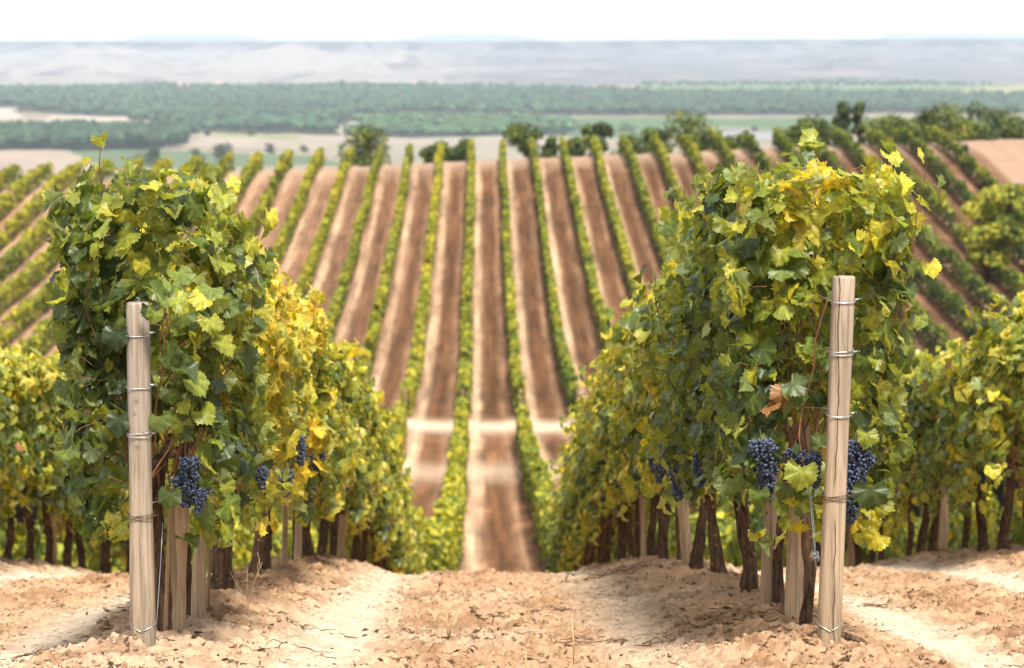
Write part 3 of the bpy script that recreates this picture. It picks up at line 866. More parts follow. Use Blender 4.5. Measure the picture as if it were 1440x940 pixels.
GL = [[(.19, -.52, .82, 1.15), (.225, -.51, .74, 1.05), (.16, -.49, .78, .95)], [(.37, -.30, .72, .9)], [(.38, -.40, .72, .9), (.38, .3, .72, 1.0)], [(.39, -.3, .74, 1.0), (.38, .3, .72, 1.0)]]
GR = [[(.115, -.50, .86, 1.2), (.10, -.49, .74, 1.05), (.15, -.48, .83, 1.0), (-.05, -.50, .86, 1.0), (-.12, -.48, .84, 1.1), (-.25, -.44, .85, 1.05), (-.22, -.40, .82, 1.0)], [(-.37, -.1, .74, .9)], [(-.38, -.3, .70, 1), (-.38, .35, .72, 1.)], [(-.38, -.3, .72, 1.), (-.38, .2, .70, .9)]]
TR_L = [(.032, (.03, .05)), (.028, (.02, .1)), (.046, (.10, .16)), (.026, (.05, .05))]
TR_R = [(.022, (-.01, .05)), (.022, (.09, .10)), (.034, (-.02, .06)), (.030, (-.04, .16))]
for i, Y in enumerate(LEFT_Y):
    X = rowx(-1, Y) + rsg.normal(0, .02)
    if i < 4:
        top = (1.90, 1.70, 1.60, 1.60)[i]; yl = (.28, .47, .66, .66)[i]  # yellow leaf tint stands in for sunlight along this row
        mb, mc = vine_foliage(900 + i, top, (.335, .335, .375, .385)[i], (.50, .55, .72, .6)[i], (930, 820, 940, 840)[i], LEAF_HI, yl, i == 0, .53, (.045, .077), 1, GL[i], EXL if i == 0 else ())
        gr = GL[i]
        r, ln_ = TR_L[i]
        make_vine(L_LABEL[i], X, Y, 900 + i, 'vines of the left foreground row', vine_trunk(700 + i, .76, r, ln_).mesh('trunk', M_BARK), mb.mesh('foliage', M_LEAF), mc.mesh('canes', M_CANE), gr)
    else:
        f, c, t = VAR['L', (i * 3 + 1) % 4]
        gr = [(.30 * rsg.choice([1, 1, -1]), rsg.uniform(-.4, .4), rsg.uniform(.64, .76), rsg.uniform(.9, 1.2)) for _ in range(2)] if i < 14 else []
        v = make_vine(ordinal(i + 1) + ' vine from the left end post, sunlit yellow-green, in the left foreground row', X, Y, 900 + i, 'vines of the left foreground row', t, f, c, gr)
        v.rotation_euler.z = 0 if i % 2 else math.pi
for i, Y in enumerate(RIGHT_Y):
    X = rowx(1, Y) + rsg.normal(0, .02) + (.035 if i == 0 else 0)
    if i < 4:
        top = (1.95, 1.99, 1.94, 1.84)[i]; yl = (.42, .40, .44, .50)[i]
        mb, mc = vine_foliage(950 + i, top, (.335, .37, .39, .40)[i], (.50, .58, .70, .7)[i], (960, 850, 950, 900)[i], LEAF_HI, yl, i == 0, .53, (.045, .077), 1, GR[i], EXR if i == 0 else ())
        gr = GR[i]
        r, ln_ = TR_R[i]
        make_vine(R_LABEL[i], X, Y, 950 + i, 'vines of the right foreground row', vine_trunk(750 + i, .76, r, ln_).mesh('trunk', M_BARK), mb.mesh('foliage', M_LEAF), mc.mesh('canes', M_CANE), gr, (-.015, -.03, 0, 0)[i])
    else:
        f, c, t = VAR['R', (i * 3 + 1) % 4]
        gr = [(.30 * rsg.choice([-1, -1, 1]), rsg.uniform(-.4, .4), rsg.uniform(.64, .76), rsg.uniform(.9, 1.2)) for _ in range(2)] if i < 14 else []
        v = make_vine(ordinal(i + 1) + ' vine from the right end post, shaded dark green, in the right foreground row', X, Y, 950 + i, 'vines of the right foreground row', t, f, c, gr)
        v.rotation_euler.z = 0 if i % 2 else math.pi
# the next row on either side, cut by the frame
for k, word in ((-2, 'left'), (2, 'right')):
    Y = 17.6; n = 0
    while Y < 32:
        X = rowx(k, Y) + rsg.normal(0, .03)
        f, c, t = VAR['O', rsg.randint(0, 4)]
        gr = [(rsg.uniform(-.34, .34), rsg.uniform(-.4, .4), rsg.uniform(.60, .72), rsg.uniform(1.0, 1.3)) for _ in range(2)]
        n += 1
        v = make_vine('%s vine counted from the %s edge of the photo in the outer %s row' % (ordinal(n), word, word), X, Y, 1000 + n, 'vines of the outer %s row' % word, t, f, c, gr)
        v.rotation_euler.z = 0 if rsg.uniform() < .5 else math.pi
        sc_ = rsg.uniform(.95, 1.06); v.scale = (1, 1, sc_)
        Y += rsg.uniform(.82, 1.0)

# ------------------------------------------------------------------ posts
def post(label, base, top, r0, r1, mat, ties=(), group='wooden vineyard posts', cat='post', name='wooden_post', n=18, flat=0.0):
    """base, top: world points"""
    base, top = np.array(base), np.array(top)
    root = thing(name, label, cat, tuple(base), 0, group)
    mb = MB(); L = top - base
    t = np.concatenate([[-.12 / np.linalg.norm(L)], np.linspace(0, 1, 14)])
    pts = L[None] * t[:, None]
    rad = r0 + (r1 - r0) * np.clip(t, 0, 1)
    rad = rad * (1 + .03 * np.sin(t * 9))
    th = np.arange(n) / n * 2 * np.pi
    cs, sn = np.cos(th), np.sin(th)
    if flat:   # flattened faces: superellipse
        k = (np.abs(cs) ** flat + np.abs(sn) ** flat) ** (-1 / flat)
        cs, sn = cs * k, sn * k
    v = pts[:, None, :] + rad[:, None, None] * np.stack([cs, sn, 0 * th], 1)[None]
    v[:, :, :2] += ((fbm(th[None] * 1.3 + base[0] * 9, t[:, None] * 2.5, 5, 2) - .5) * .006)[..., None]
    m = len(pts)
    i, j = np.meshgrid(np.arange(m - 1), np.arange(n), indexing='ij')
    q = np.stack([i * n + j, i * n + (j + 1) % n, (i + 1) * n + (j + 1) % n, (i + 1) * n + j], -1).reshape(-1, 4)
    v = v.reshape(-1, 3)
    # chamfered cut top
    ring = v[(m - 1) * n:] * 1.0; ctr = ring.mean(0); ring2 = ctr + (ring - ctr) * .93 + np.array([0, 0, .006])
    v = np.vstack([v, ring2, ctr + np.array([0, 0, .007])]); b = m * n; a = (m - 1) * n
    q = np.vstack([q, [(a + j, a + (j + 1) % n, b + (j + 1) % n, b + j) for j in range(n)]])
    t3 = [(b + j, b + (j + 1) % n, b + n) for j in range(n)]
    mb.add(v, t3, q)
    o = mb.build('pole', mat, root)
    for (f, kind) in ties:
        tb = MB(); c = L * f; rr = (r0 + (r1 - r0) * f) * (1.10 if not flat else 1.10)
        for w in range(2 if kind != 'single' else 1):
            a = np.linspace(0, 2 * np.pi, 30)
            kx = 1.0
            if flat: kx = (np.abs(np.cos(a)) ** flat + np.abs(np.sin(a)) ** flat) ** (-1 / flat)
            tb_pts = np.stack([c[0] + rr * kx * np.cos(a), c[1] + rr * kx * np.sin(a), c[2] + w * .011 + .006 * np.sin(a + w)], 1)
            tube(tb, tb_pts, .0019, 5, cap=False)
        kx = rr * .95; tw = np.linspace(0, 1, 14)   # twisted knot and loose tail at the side
        sd = 1 if kind != 'left' else -1
        tube(tb, np.stack([c[0] + sd * (kx + .012 * tw), c[1] - rr * .5 + .003 * np.sin(tw * 25), c[2] + .006 + .004 * np.cos(tw * 25)], 1), .0018, 5)
        tube(tb, np.array([[c[0] + sd * (kx + .012), c[1] - rr * .5, c[2] + .006], [c[0] + sd * (kx + .02), c[1] - rr * .55, c[2] + .012], [c[0] + sd * (kx + .024), c[1] - rr * .5, c[2] + .004]]), .0011, 4)
        tb.build('wire_tie', M_RUSTY if kind == 'rusty' else M_WIRE, root)
    if name == 'end_post':      # slack anchor wire sagging across the foot of the post
        tb = MB(); a = np.linspace(-1, 1, 17); rr = r0 * 1.12
        tube(tb, np.stack([rr * np.sin(a * 1.45), -rr * np.cos(a * 1.45), .10 - .030 * (1 - np.abs(a)) ** 1.2], 1), .0015, 4)
        tb.build('foot_wire', M_WIRE, root)
    return root

def post_px(label, bx, by, tx, ty, Y, wpx, lean_y=0.0, **kw):
    b = at(bx, by, Y); b[2] = ground_z(b[0], b[1]) - .01
    t = at(tx, ty, Y + lean_y)
    depth = Y * .9928 + .12 * abs(b[2]); r = wpx * depth / F_PX / 2
    return post(label, b, t, r, r * .93, kw.pop('mat', M_POST), **kw)

M_POST_L = wood_material('left_post_wood', (0.36, 0.285, 0.205), (0.275, 0.243, 0.215), None, [(-.004, -.044, .98, .010), (-.012, -.045, .93, .008), (-.004, -.045, .80, .010)])
M_POST_R = wood_material('right_post_wood', (0.39, 0.29, 0.19), (0.315, 0.26, 0.205), 0.014, [(.004, -.044, .33, .007)])
post_px('tall weathered end post of the left row, greyish with two knots and wire ties', 202, 912, 194, 428, 9.32, 33.5, mat=M_POST_L, name='end_post', flat=3.2, group='end posts of the foreground rows',
        ties=((.975 - .06, 'single'), (.765, 'single'), (.625, 'wire'), (.385, 'rusty')))
post_px('tall pale split end post of the right row, leaning slightly right', 1165, 902, 1187, 391, 9.25, 32.5, mat=M_POST_R, name='end_post', flat=3.0, group='end posts of the foreground rows',
        ties=((.94, 'single'), (.80, 'wire'), (.635, 'single'), (.41, 'rusty')))
post_px('stout pale post leaning right just left of the right end post', 1115, 872, 1128, 600, 10.35, 27)
post_px('upright pale post standing left of the leaning post in the right row', 1080, 854, 1086, 640, 11.1, 24)
post_px('broad flat cut stake close behind the left end post', 247, 893, 254, 690, 9.95, 27, mat=M_POST)
post_px('second pale stake behind the left end post, in front of the gnarled trunk', 279, 870, 284, 690, 10.75, 21, mat=M_POST)
for lb, bx, by, tx, ty, Y, w in (
    ('slender dark rod leaning against the first stake of the left row', 233, 904, 240, 690, 9.75, 5.5),
    ('thin upright rod right of the second stake in the left row', 293, 862, 298, 690, 11.3, 5.0),
    ('thin pale stake beside the fifth trunk of the left row', 400, 818, 402, 700, 15.2, 9),
    ('pale narrow post between trunks midway along the left row', 418, 812, 421, 700, 16.3, 11),
    ('pale post deep in the left row before the soil crest', 478, 797, 482, 725, 21.6, 11),
    ('pale leaning post midway along the right row', 968, 796, 958, 690, 15.8, 17),
    ('thin leaning stake right of the pale leaning post in the right row', 1013, 815, 996, 700, 13.9, 6),
    ('narrow post deep in the right row near the crest', 905, 792, 903, 700, 19.4, 8)):
    post_px(lb, bx, by, tx, ty, Y, w, mat=M_STAKE if w < 7 else M_POST, name='vine_stake', group='stakes in the foreground rows')
for lb, k, px, Y, w in (('brown post among the trunks of the outer left row', -2, 65, 22.5, 15), ('pale post among the trunks of the outer right row', 2, 1323, 21.2, 13), ('short pale post at the inner end of the outer right row', 2, 1208, 26.5, 11)):
    X = rowx(k, Y); b = np.array([X, Y - .12, ground_z(X, Y)])
    r = w * Y / F_PX / 2
    post(lb, b, b + np.array([.02, 0, .95 if w > 11 else .75]), r, r * .95, M_POST)

# trellis wires running along the rows
def wire(label, pts, r=.0017, mat=M_WIRE, name='trellis_wire', cat='wire', group=None):
    mb = MB(); tube(mb, np.array(pts), r, 5)
    return tag(mb.build(name, mat), label, cat, group)
for k, word, hs in ((-1, 'left', (.53, .84, 1.04, 1.24)), (1, 'right', (.57, .90, 1.14, 1.34))):
    for h, hw_ in zip(hs, ('lowest', 'second', 'third', 'topmost')):
        Ys = np.linspace(9.36, 34, 26)
        wire('%s trellis wire of the %s foreground row, running into the leaves' % (hw_, word),
             [(rowx(k, Y) + (.045 if k < 0 else -.03) + (.05 * (h - .5) * (k > 0)) * math.exp(-(Y - 9.3)), Y, float(H0(rowx(k, Y), Y)) + h + .03 * math.sin(Y * 2)) for Y in Ys], group='trellis wires of the foreground rows')
# hanging tensioner twine beside the right end post
tw = thing('hanging_twine', 'pale blue twine with a tangled metal tensioner hanging left of the right end post', 'twine', tuple(at(1146, 790, 9.5)))
_o = np.array(tw.location)
mb = MB(); p0, p1, p2 = at(1138, 690, 9.5) - _o, at(1143, 745, 9.5) - _o, at(1146, 778, 9.5) - _o
tube(mb, np.array([at(1136, 640, 9.6) - _o, p0, p1, p2, at(1148, 800, 9.5) - _o]), .0016, 5)
tube(mb, np.array([p0 + [.006, 0, 0], p1 + [.006, 0, 0], p2 + [.004, 0, 0]]), .0012, 4); mb.build('twine', M_TWINE, tw)
mb = MB(); rs = np.random.RandomState(4)
for k in range(7):
    a = np.linspace(0, 5, 9) + rs.uniform(0, 6); rr = rs.uniform(.006, .017)
    tube(mb, np.stack([p2[0] + rr * np.cos(a), p2[1] + .006 * np.sin(a * 2), p2[2] - .012 + rr * 1.4 * np.sin(a + k)], 1), .0016, 4)
mb.build('tensioner', M_WIRE, tw)
# loose anchor wire dropping from the left end post
wire('thin slack wire dropping from the leaves beside the left end post', [at(229, 735, 9.55), at(226, 790, 9.5), at(222, 850, 9.45), at(219, 893, 9.4)], .0013, M_WIRE, 'slack_wire')

# ------------------------------------------------------------------ vine rows of the valley and the far slope
def hedge(k, Y0, Y1, seed, per_m, size, yellow, height=1.6, hw=.36, tpls=None):
    rs = np.random.RandomState(seed)
    n = int((Y1 - Y0) * per_m)
    Y = rs.uniform(Y0, Y1, n)
    X0 = lane_c(Y) + k * D_ROW + .12 * (fbm(Y / 9, Y * 0 + seed, 7, 2) - .5) * 2
    vig = .66 + .62 * fbm(Y * .9, Y * 0 + seed * 3.3, 17, 2)
    h = height * vig; w = hw * (.60 + .8 * fbm(Y * 1.1, Y * 0 + seed * 1.3, 19, 2))
    gap = fbm(Y * .35, Y * 0 + seed * 7.7, 23, 2)
    h = h * np.where(gap < .27, .5, 1); w = w * np.where(gap < .27, .6, 1)
    a = rs.uniform(0, 1, n); sd = np.where(rs.uniform(0, 1, n) < .5, -1, 1)
    zb = .22
    topk = rs.uniform(0, 1, n) < .30
    z = zb + (h - zb) * a ** .9; x = sd * w * (1 - .28 * ((z - zb) / (h - zb)) ** 3) * (1 - np.abs(rs.normal(0, .22, n)))
    xt = rs.uniform(-1, 1, n) * w * .85
    z = np.where(topk, h * (1 - .08 * (xt / w) ** 2) + rs.normal(0, .05, n), z); x = np.where(topk, xt, x)
    out = np.stack([np.where(topk, x / w * .5, sd), 0 * x, np.where(topk, 1.0, .35)], 1)
    P = np.stack([X0 + x, Y, H0(X0, Y) + z], 1)
    nr = norm(norm(out) + rs.normal(0, .38, (n, 3)))
    tp = norm(out * .3 + np.array([0, 0, -.8]) + rs.normal(0, .4, (n, 3)))
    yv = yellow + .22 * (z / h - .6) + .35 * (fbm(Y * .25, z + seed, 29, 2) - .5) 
    col = leaf_colours(yv, rs)
    mb = MB()
    place_leaves(mb, tpls or LEAF_LO, P, nr, tp, rs.uniform(size[0], size[1], n), col, rs)
    return mb

def hedge_trunks(k, Y0, Y1, seed):
    rs = np.random.RandomState(seed); mb = MB()
    for Y in np.arange(Y0 + .3, Y1, 1.0):
        X = float(lane_c(Y)) + k * D_ROW; z = float(H0(np.array(X), np.array(Y)))
        tube(mb, np.array([[X, Y, z - .1], [X + rs.normal(0, .03), Y + rs.normal(0, .05), z + .35], [X + rs.normal(0, .03), Y + rs.normal(0, .06), z + .75]]), np.array([.05, .04, .035]), 5, cap=False)
    return mb

def vine_row(k, Y0, Y1, seed, label, group, per_m, size, yellow, trunks=True, **kw):
    Xc = float(lane_c(Y0)) + k * D_ROW
    o = thing('vine_row', label, 'vine row', (0, 0, 0), 0, group)
    base = np.array([Xc, Y0, float(H0(np.array(Xc), np.array(Y0)))])
    o.location = tuple(base)
    mb = hedge(k, Y0, Y1, seed, per_m, size, yellow, **kw)
    mb.v = [v - base for v in mb.v]
    mb.build('foliage', M_LEAF_FAR, o)
    if trunks:
        mt = hedge_trunks(k, Y0, Y1, seed); mt.v = [v - base for v in mt.v]; mt.build('trunks', M_BARK, o)
    return o
def sideword(k): return 'left' if k < 0 else 'right'
# lower block, from behind the soil crest down to the pale cross track
for kk in range(-9, 10):
    if kk == 0: continue
    k = kk - .5 if kk > 0 else kk + .5
    n = abs(kk); Y0 = 36.3 if n == 1 else (32.5 if n == 2 else (18.5 if n == 3 else (24 if n < 6 else 45)))
    vine_row(k, Y0, 107.0 - .3 * n, 1200 + kk, '%s leafy row %s of the dirt lane in the dip, below the pale cross track' % (ordinal(n), sideword(k)), 'vine rows of the lower block',
             190 if Y0 < 40 else 150, (.085, .13), .50 if k < 0 else .44, height=1.6, hw=.26, trunks=False)  # left rows tinted slightly yellower to suggest sun on them
# far slope
for kk in range(-21, 16):
    if kk == 0: continue
    k = kk - .5 if kk > 0 else kk + .5
    n = abs(kk)
    look = 'sunlit yellow-green' if k < 0 else ('green' if n < 8 else 'dark green curving')
    vine_row(k, 113.6 + .4 * math.sin(kk * 3.0), 219 - .25 * max(0, k - 4), 1300 + kk, '%s vine row %s of the central lane, climbing the far slope' % (look + ' ' + ordinal(n), sideword(k)), 'vine rows on the far slope',
             95, (.11, .19), (.49 if k < 0 else (.42 if k < 8 else .25)) + .05 * math.sin(kk * 2.1), height=1.55, hw=(.31 if k < -8 else .235) * (1 + .12 * math.sin(kk * 5.3)), trunks=False)  # sun and shade in the leaf tint: left rows yellower, outer right rows darker
# row end posts at the cross track
for kk, wd in ((-2, 'second row left'), (-1, 'first row left'), (1, 'first row right'), (2, 'second row right')):
    k = kk - .5 if kk > 0 else kk + .5
    X = float(lane_c(113)) + k * D_ROW; Y = 113.0; b = np.array([X, Y, float(H0(np.array(X), np.array(Y)))])
    post('small end post where the %s of the lane meets the cross track' % wd, b, b + np.array([0, -.15, 1.5]), .05, .05, M_STAKE, group='end posts on the far slope', n=8)

# ------------------------------------------------------------------ trees
def tree(name, label, X, Y, h, w, seed, yellow=.12, leaf=.22, nleaf=2200, trunk_h=.25, cone=False, group=None, lobes=9, low=0.12, colmul=1.0, Z=None):
    rs = np.random.RandomState(seed)
    z0 = Z if Z is not None else ground_z(X, Y, False)
    root = thing(name, label, 'shrub' if 'shrub' in name else 'tree', (X, Y, z0 - .05), 0, group)
    mt = MB()
    tube(mt, np.array([[0, 0, -.2], [.02 * h, 0, h * trunk_h], [.03 * h, .02 * h, h * .62], [.03 * h, .02 * h, h * .85]]), np.array([.030, .022, .012, .004]) * h, 8, .15, seed)
    C = []
    for i in range(lobes):
        a = rs.uniform(0, 6.28); zz = rs.uniform(low + .12, .88)
        rr = (w * .5) * rs.uniform(.35, .75) * ((1.15 - zz) if cone else math.sqrt(max(.1, 1 - ((zz - .5) / .62) ** 2)))
        c = np.array([rr * math.cos(a), rr * math.sin(a), zz * h]); sz = rs.uniform(.20, .34) * min(w, h * 1.2) * (.7 if cone else 1)
        C.append((c, sz))
        tube(mt, np.array([[.02 * h, 0, h * min(trunk_h, zz * .8)], c * np.array([.5, .5, .75]) + np.array([0, 0, .1 * h * zz]), c]), np.array([.013, .008, .003]) * h, 5, cap=False)
    C.append((np.array([0, 0, h * .80]), .2 * w)); C.append((np.array([0, 0, h * .5]), .28 * w))
    mt.build('trunk', M_TREE_BARK, root)
    P, Nn, yl = [], [], []
    wt = np.array([s ** 2 for _, s in C]); cnt = rs.multinomial(nleaf, wt / wt.sum())
    for (c, s), n in zip(C, cnt):
        d = norm(rs.normal(0, 1, (n, 3))); d[:, 2] *= .8
        rr = s * (1 - np.abs(rs.normal(0, .28, n)))[:, None] * (.8 + .5 * fbm(d[:, 0] * 2 + seed, d[:, 1] * 2 + d[:, 2] * 1.7, 3, 2))[:, None]
        p = c + d * rr
        P.append(p); Nn.append(norm(d + rs.normal(0, .5, (n, 3)) + np.array([0, 0, .3]))); yl.append(np.full(n, yellow + rs.normal(0, .07)))
    P = np.concatenate(P); Nn = np.concatenate(Nn); yl = np.concatenate(yl)
    ok = P[:, 2] > low * h; P, Nn, yl = P[ok], Nn[ok], yl[ok]
    col = leaf_colours(yl, rs) * colmul
    mb = MB(); place_leaves(mb, LEAF_LO, P, Nn, norm(rs.normal(0, 1, P.shape) + np.array([0, 0, -.5])), rs.uniform(.7, 1.3, len(P)) * leaf, col, rs)
    mb.build('crown', M_TREE_LEAF, root)
    return root

def crest_px(px, Y=232):
    return at(px, 220, Y)[0]
CREST = [  # px centre, px width, px top of the crown, Y, label
    (517, 58, 187, 236, 'round dark olive bush on the crest, alone left of the central rows', .18),
    (603, 22, 205, 236, 'tiny dark bush on the crest left of the centre rows', .10),
    (622, 30, 197, 237, 'small bush with bushy top on the crest behind the central rows', .16),
    (655, 26, 201, 236, 'low dark bush between row tops at the crest', .10),
    (740, 46, 181, 238, 'rounded dark bush on the crest behind the lane', .12),
    (776, 20, 195, 236, 'small low bush right of the rounded dark bush', .12),
    (806, 26, 197, 236, 'low spreading bush left of the squarish crest tree', .14),
    (841, 34, 176, 240, 'squarish dark tree on the crest', .06),
    (890, 44, 190, 238, 'low wide bush right of the squarish dark tree', .12),
    (922, 38, 183, 240, 'mid sized bush against the large olive tree', .16),
    (968, 56, 164, 242, 'large olive brown tree on the crest, centre right', .22),
    (1008, 34, 188, 238, 'small dark bush right of the large olive tree', .10),
    (1040, 40, 192, 236, 'low hedge-like bush before the long thicket', .18),
    (1118, 46, 178, 246, 'first bush of the long thicket on the right crest', .20),
    (1150, 46, 172, 248, 'second rounded bush of the thicket below the twin tops', .16),
    (1184, 34, 145, 250, 'tall dark tree with the left of two pointed tops', .04),
    (1206, 26, 142, 250, 'tall slim dark tree with the right of two pointed tops', .04),
    (1232, 44, 166, 248, 'bright olive bush right of the twin topped trees', .24),
    (1268, 46, 167, 246, 'rounded olive bush in the middle of the right thicket', .22),
    (1298, 36, 160, 250, 'dark bush rising in the right thicket', .08),
    (1332, 54, 157, 248, 'wide yellow-olive tree in the right thicket', .28),
    (1384, 52, 152, 250, 'big rounded dark tree near the right edge of the crest', .12),
    (1362, 40, 168, 244, 'low olive bush in front of the rounded dark tree', .26),
    (1430, 50, 168, 246, 'olive bush cut by the right edge on the crest', .24)]
for i, (px, wpx, ty, Y, lb, ye) in enumerate(CREST):
    X = crest_px(px, Y); z0 = ground_z(X, Y, False); zt = at(px, ty, Y)[2]
    h = max(1.2, (zt - z0) * 1.10); w = wpx * Y / F_PX * 1.25
    tree('tree' if h > 3.2 else 'shrub', lb, X, Y, h, w, 1500 + i, ye + .07, .17, 1900 if h > 3.2 else 1300, .2, 'pointed' in lb, 'trees and bushes along the crest', 10, .03, .9)
# the spreading tree at the right, standing among the rows
for (bx, by, Y, w, ty, lb, sd, ye) in ((1384, 398, 0, 3.4, 266, 'yellow-green spreading tree among the rows at the right edge', 1601, .62), (1450, 402, 0, 4.0, 255, 'dark olive tree leaning out of the right edge beside the yellow-green tree', 1602, .50)):
    g = ground_hit(bx, by, 60, 230); X, Y, z0 = g; h = (at(bx, ty, Y)[2] - z0) * 1.08
    tree('tree', lb, X, Y, h, w, sd, ye, .17, 4200, .3, False, 'trees among the rows on the right slope', 16, .22 if sd == 1602 else .12)
# scrubby bank beside the bare hill
for i, (px, py, lb) in enumerate(((1332, 199, 'small round grey bush at the top of the bank'), (1352, 215, 'low scrubby bush on the bank beside the bare hill'), (1368, 232, 'second scrubby bush down the bank'), (1386, 248, 'lowest scrubby bush on the bank, above the spreading tree'))):
    Y = (214, 207, 200, 192)[i]; X = at(px, py, Y)[0]
    tree('shrub', lb, X, Y, .8 + .2 * (i == 0), 1.5, 1650 + i, .02, .09, 420, .2, False, 'bushes on the bank', 6, .02)
# lone trees out on the plain
for i, (px, by, hpx, wpx, lb, ye) in enumerate(((195, 236, 17, 44, 'wide dark bush on the plain before the left pine block', .06), (214, 234, 34, 24, 'tall dark tree on the plain beside the wide bush', .05), (310, 233, 28, 34, 'rounded dark tree on the plain behind the left row', .06),
        (277, 236, 24, 22, 'narrow tree on the plain left of the rounded one', .05), (380, 221, 16, 16, 'small lone tree on the pale field', .02), (426, 216, 12, 16, 'faint small bush on the pale field', .12), (292, 194, 10, 14, 'tiny bush before the forest edge', .10), (354, 193, 11, 14, 'tiny pale tree before the forest edge', .20),
        (757, 190, 14, 16, 'dark tree on the plain behind the lane rows', .02), (790, 192, 10, 20, 'low dark bush on the plain right of the lane', .02), (880, 188, 13, 40, 'wide dark clump on the green field', .02), (1062, 188, 9, 12, 'tiny dark tree on the plain left of the thicket', .02), (1095, 120, 8, 11, 'single dark tree far out on the bright field', .02), (228, 110, 7, 9, 'single dark tree at the foot of the chalk hills', .02))):
    p = on_plane(px, by, ZP); sc_ = p[1] / F_PX
    tree('tree', lb, p[0], p[1], hpx * sc_, wpx * sc_, 1700 + i, ye, .055 * hpx * sc_, 700, .2, False, 'lone trees on the plain', 9, .05, .8)

# ------------------------------------------------------------------ pine forests on the plain
def forest(name, label, outline, seed, dens_x, dens_y, hgt=11.0, gap=0.0, colr=(0.040, 0.075, 0.034)):
    rs = np.random.RandomState(seed)
    P = poly(outline)
    x0, y0 = P.min(0); x1, y1 = P.max(0)
    import bmesh
    bm = bmesh.new(); bmesh.ops.create_icosphere(bm, subdivisions=2, radius=1)
    bv = np.array([v.co[:] for v in bm.verts]); bt = np.array([[v.index for v in f.verts] for f in bm.faces]); bm.free()
    ys = []; y = y0
    while y < y1: ys.append(y); y += dens_y * (y / 2500.0)
    pts = []
    for y in ys:
        dx = dens_x * (.6 + .4 * y / 2500.0)
        xs = np.arange(x0, x1, dx); xs = xs + rs.uniform(-.5, .5, len(xs)) * dx
        pts.append(np.stack([xs, y + rs.uniform(-.5, .5, len(xs)) * dens_y * (y / 2500.0)], 1))
    pts = np.concatenate(pts)
    ok = inside(P, pts[:, 0] + (fbm(pts[:, 0] / 60, pts[:, 1] / 90, seed, 3) - .5) * 40, pts[:, 1] + (fbm(pts[:, 0] / 60, pts[:, 1] / 90, seed + 5, 3) - .5) * 90)
    ok &= np.abs(pts[:, 0]) < .36 * pts[:, 1]
    if gap: ok &= fbm(pts[:, 0] / 120, pts[:, 1] / 300, seed + 8, 3) > gap
    pts = pts[ok]; n = len(pts)
    h = hgt * rs.uniform(.75, 1.15, n) * (.85 + .3 * fbm(pts[:, 0] / 120, pts[:, 1] / 250, seed + 3, 2))
    rad = rs.uniform(3.6, 5.6, n)
    z = H0(pts[:, 0], pts[:, 1])
    dis = 1 + .32 * (rs.uniform(0, 1, (n, len(bv))) - .5) * 2
    V = bv[None] * dis[..., None] * np.stack([rad, rad, h * .36], 1)[:, None, :]
    V = V + np.stack([pts[:, 0], pts[:, 1], z + h * .66], 1)[:, None, :]
    c = np.array(colr)[None] * rs.uniform(.6, 1.5, (n, 1)) * (.7 + .6 * fbm(pts[:, 0] / 200, pts[:, 1] / 500, seed + 4, 3))[:, None] + np.array([.02, .012, 0])[None] * rs.uniform(0, 1, (n, 1))
    C = np.repeat(c[:, None, :], len(bv), 1).reshape(-1, 3)
    t = bt[None] + (np.arange(n) * len(bv))[:, None, None]
    me = mesh_np(name, V.reshape(-1, 3), t.reshape(-1, 3), None, C, False, [M_TREE_LEAF])
    return tag(link(name, me), label, 'forest', None, 'stuff')
forest('pine_forest', 'dense dark pine block at the left of the plain', [(-300, 214), (204, 214), (268, 204), (250, 190), (-300, 186)], 2001, 6.5, 22, 12.5, colr=(0.022, 0.054, 0.028))
forest('pine_forest', 'wide pine forest stretching across the middle of the plain', [(-500, 152), (20, 154), (60, 160), (170, 167), (270, 184), (366, 192), (470, 190), (474, 178), (500, 163), (760, 163), (1800, 160), (1800, 137), (930, 134), (700, 124), (300, 124), (-500, 132)], 2002, 8.5, 36, colr=(0.034, 0.076, 0.042))
forest('pine_forest', 'paler strip of young pines in front of the pale track', [(470, 191), (720, 193), (800, 190), (800, 172), (700, 171), (520, 172), (490, 184)], 2003, 7.5, 30, 9, colr=(0.05, 0.105, 0.045))
forest('pine_forest', 'scattered grey green woodland below the distant plateau on the right', [(900, 124), (1800, 121), (1800, 110), (900, 112)], 2004, 11, 46, 9, .5)

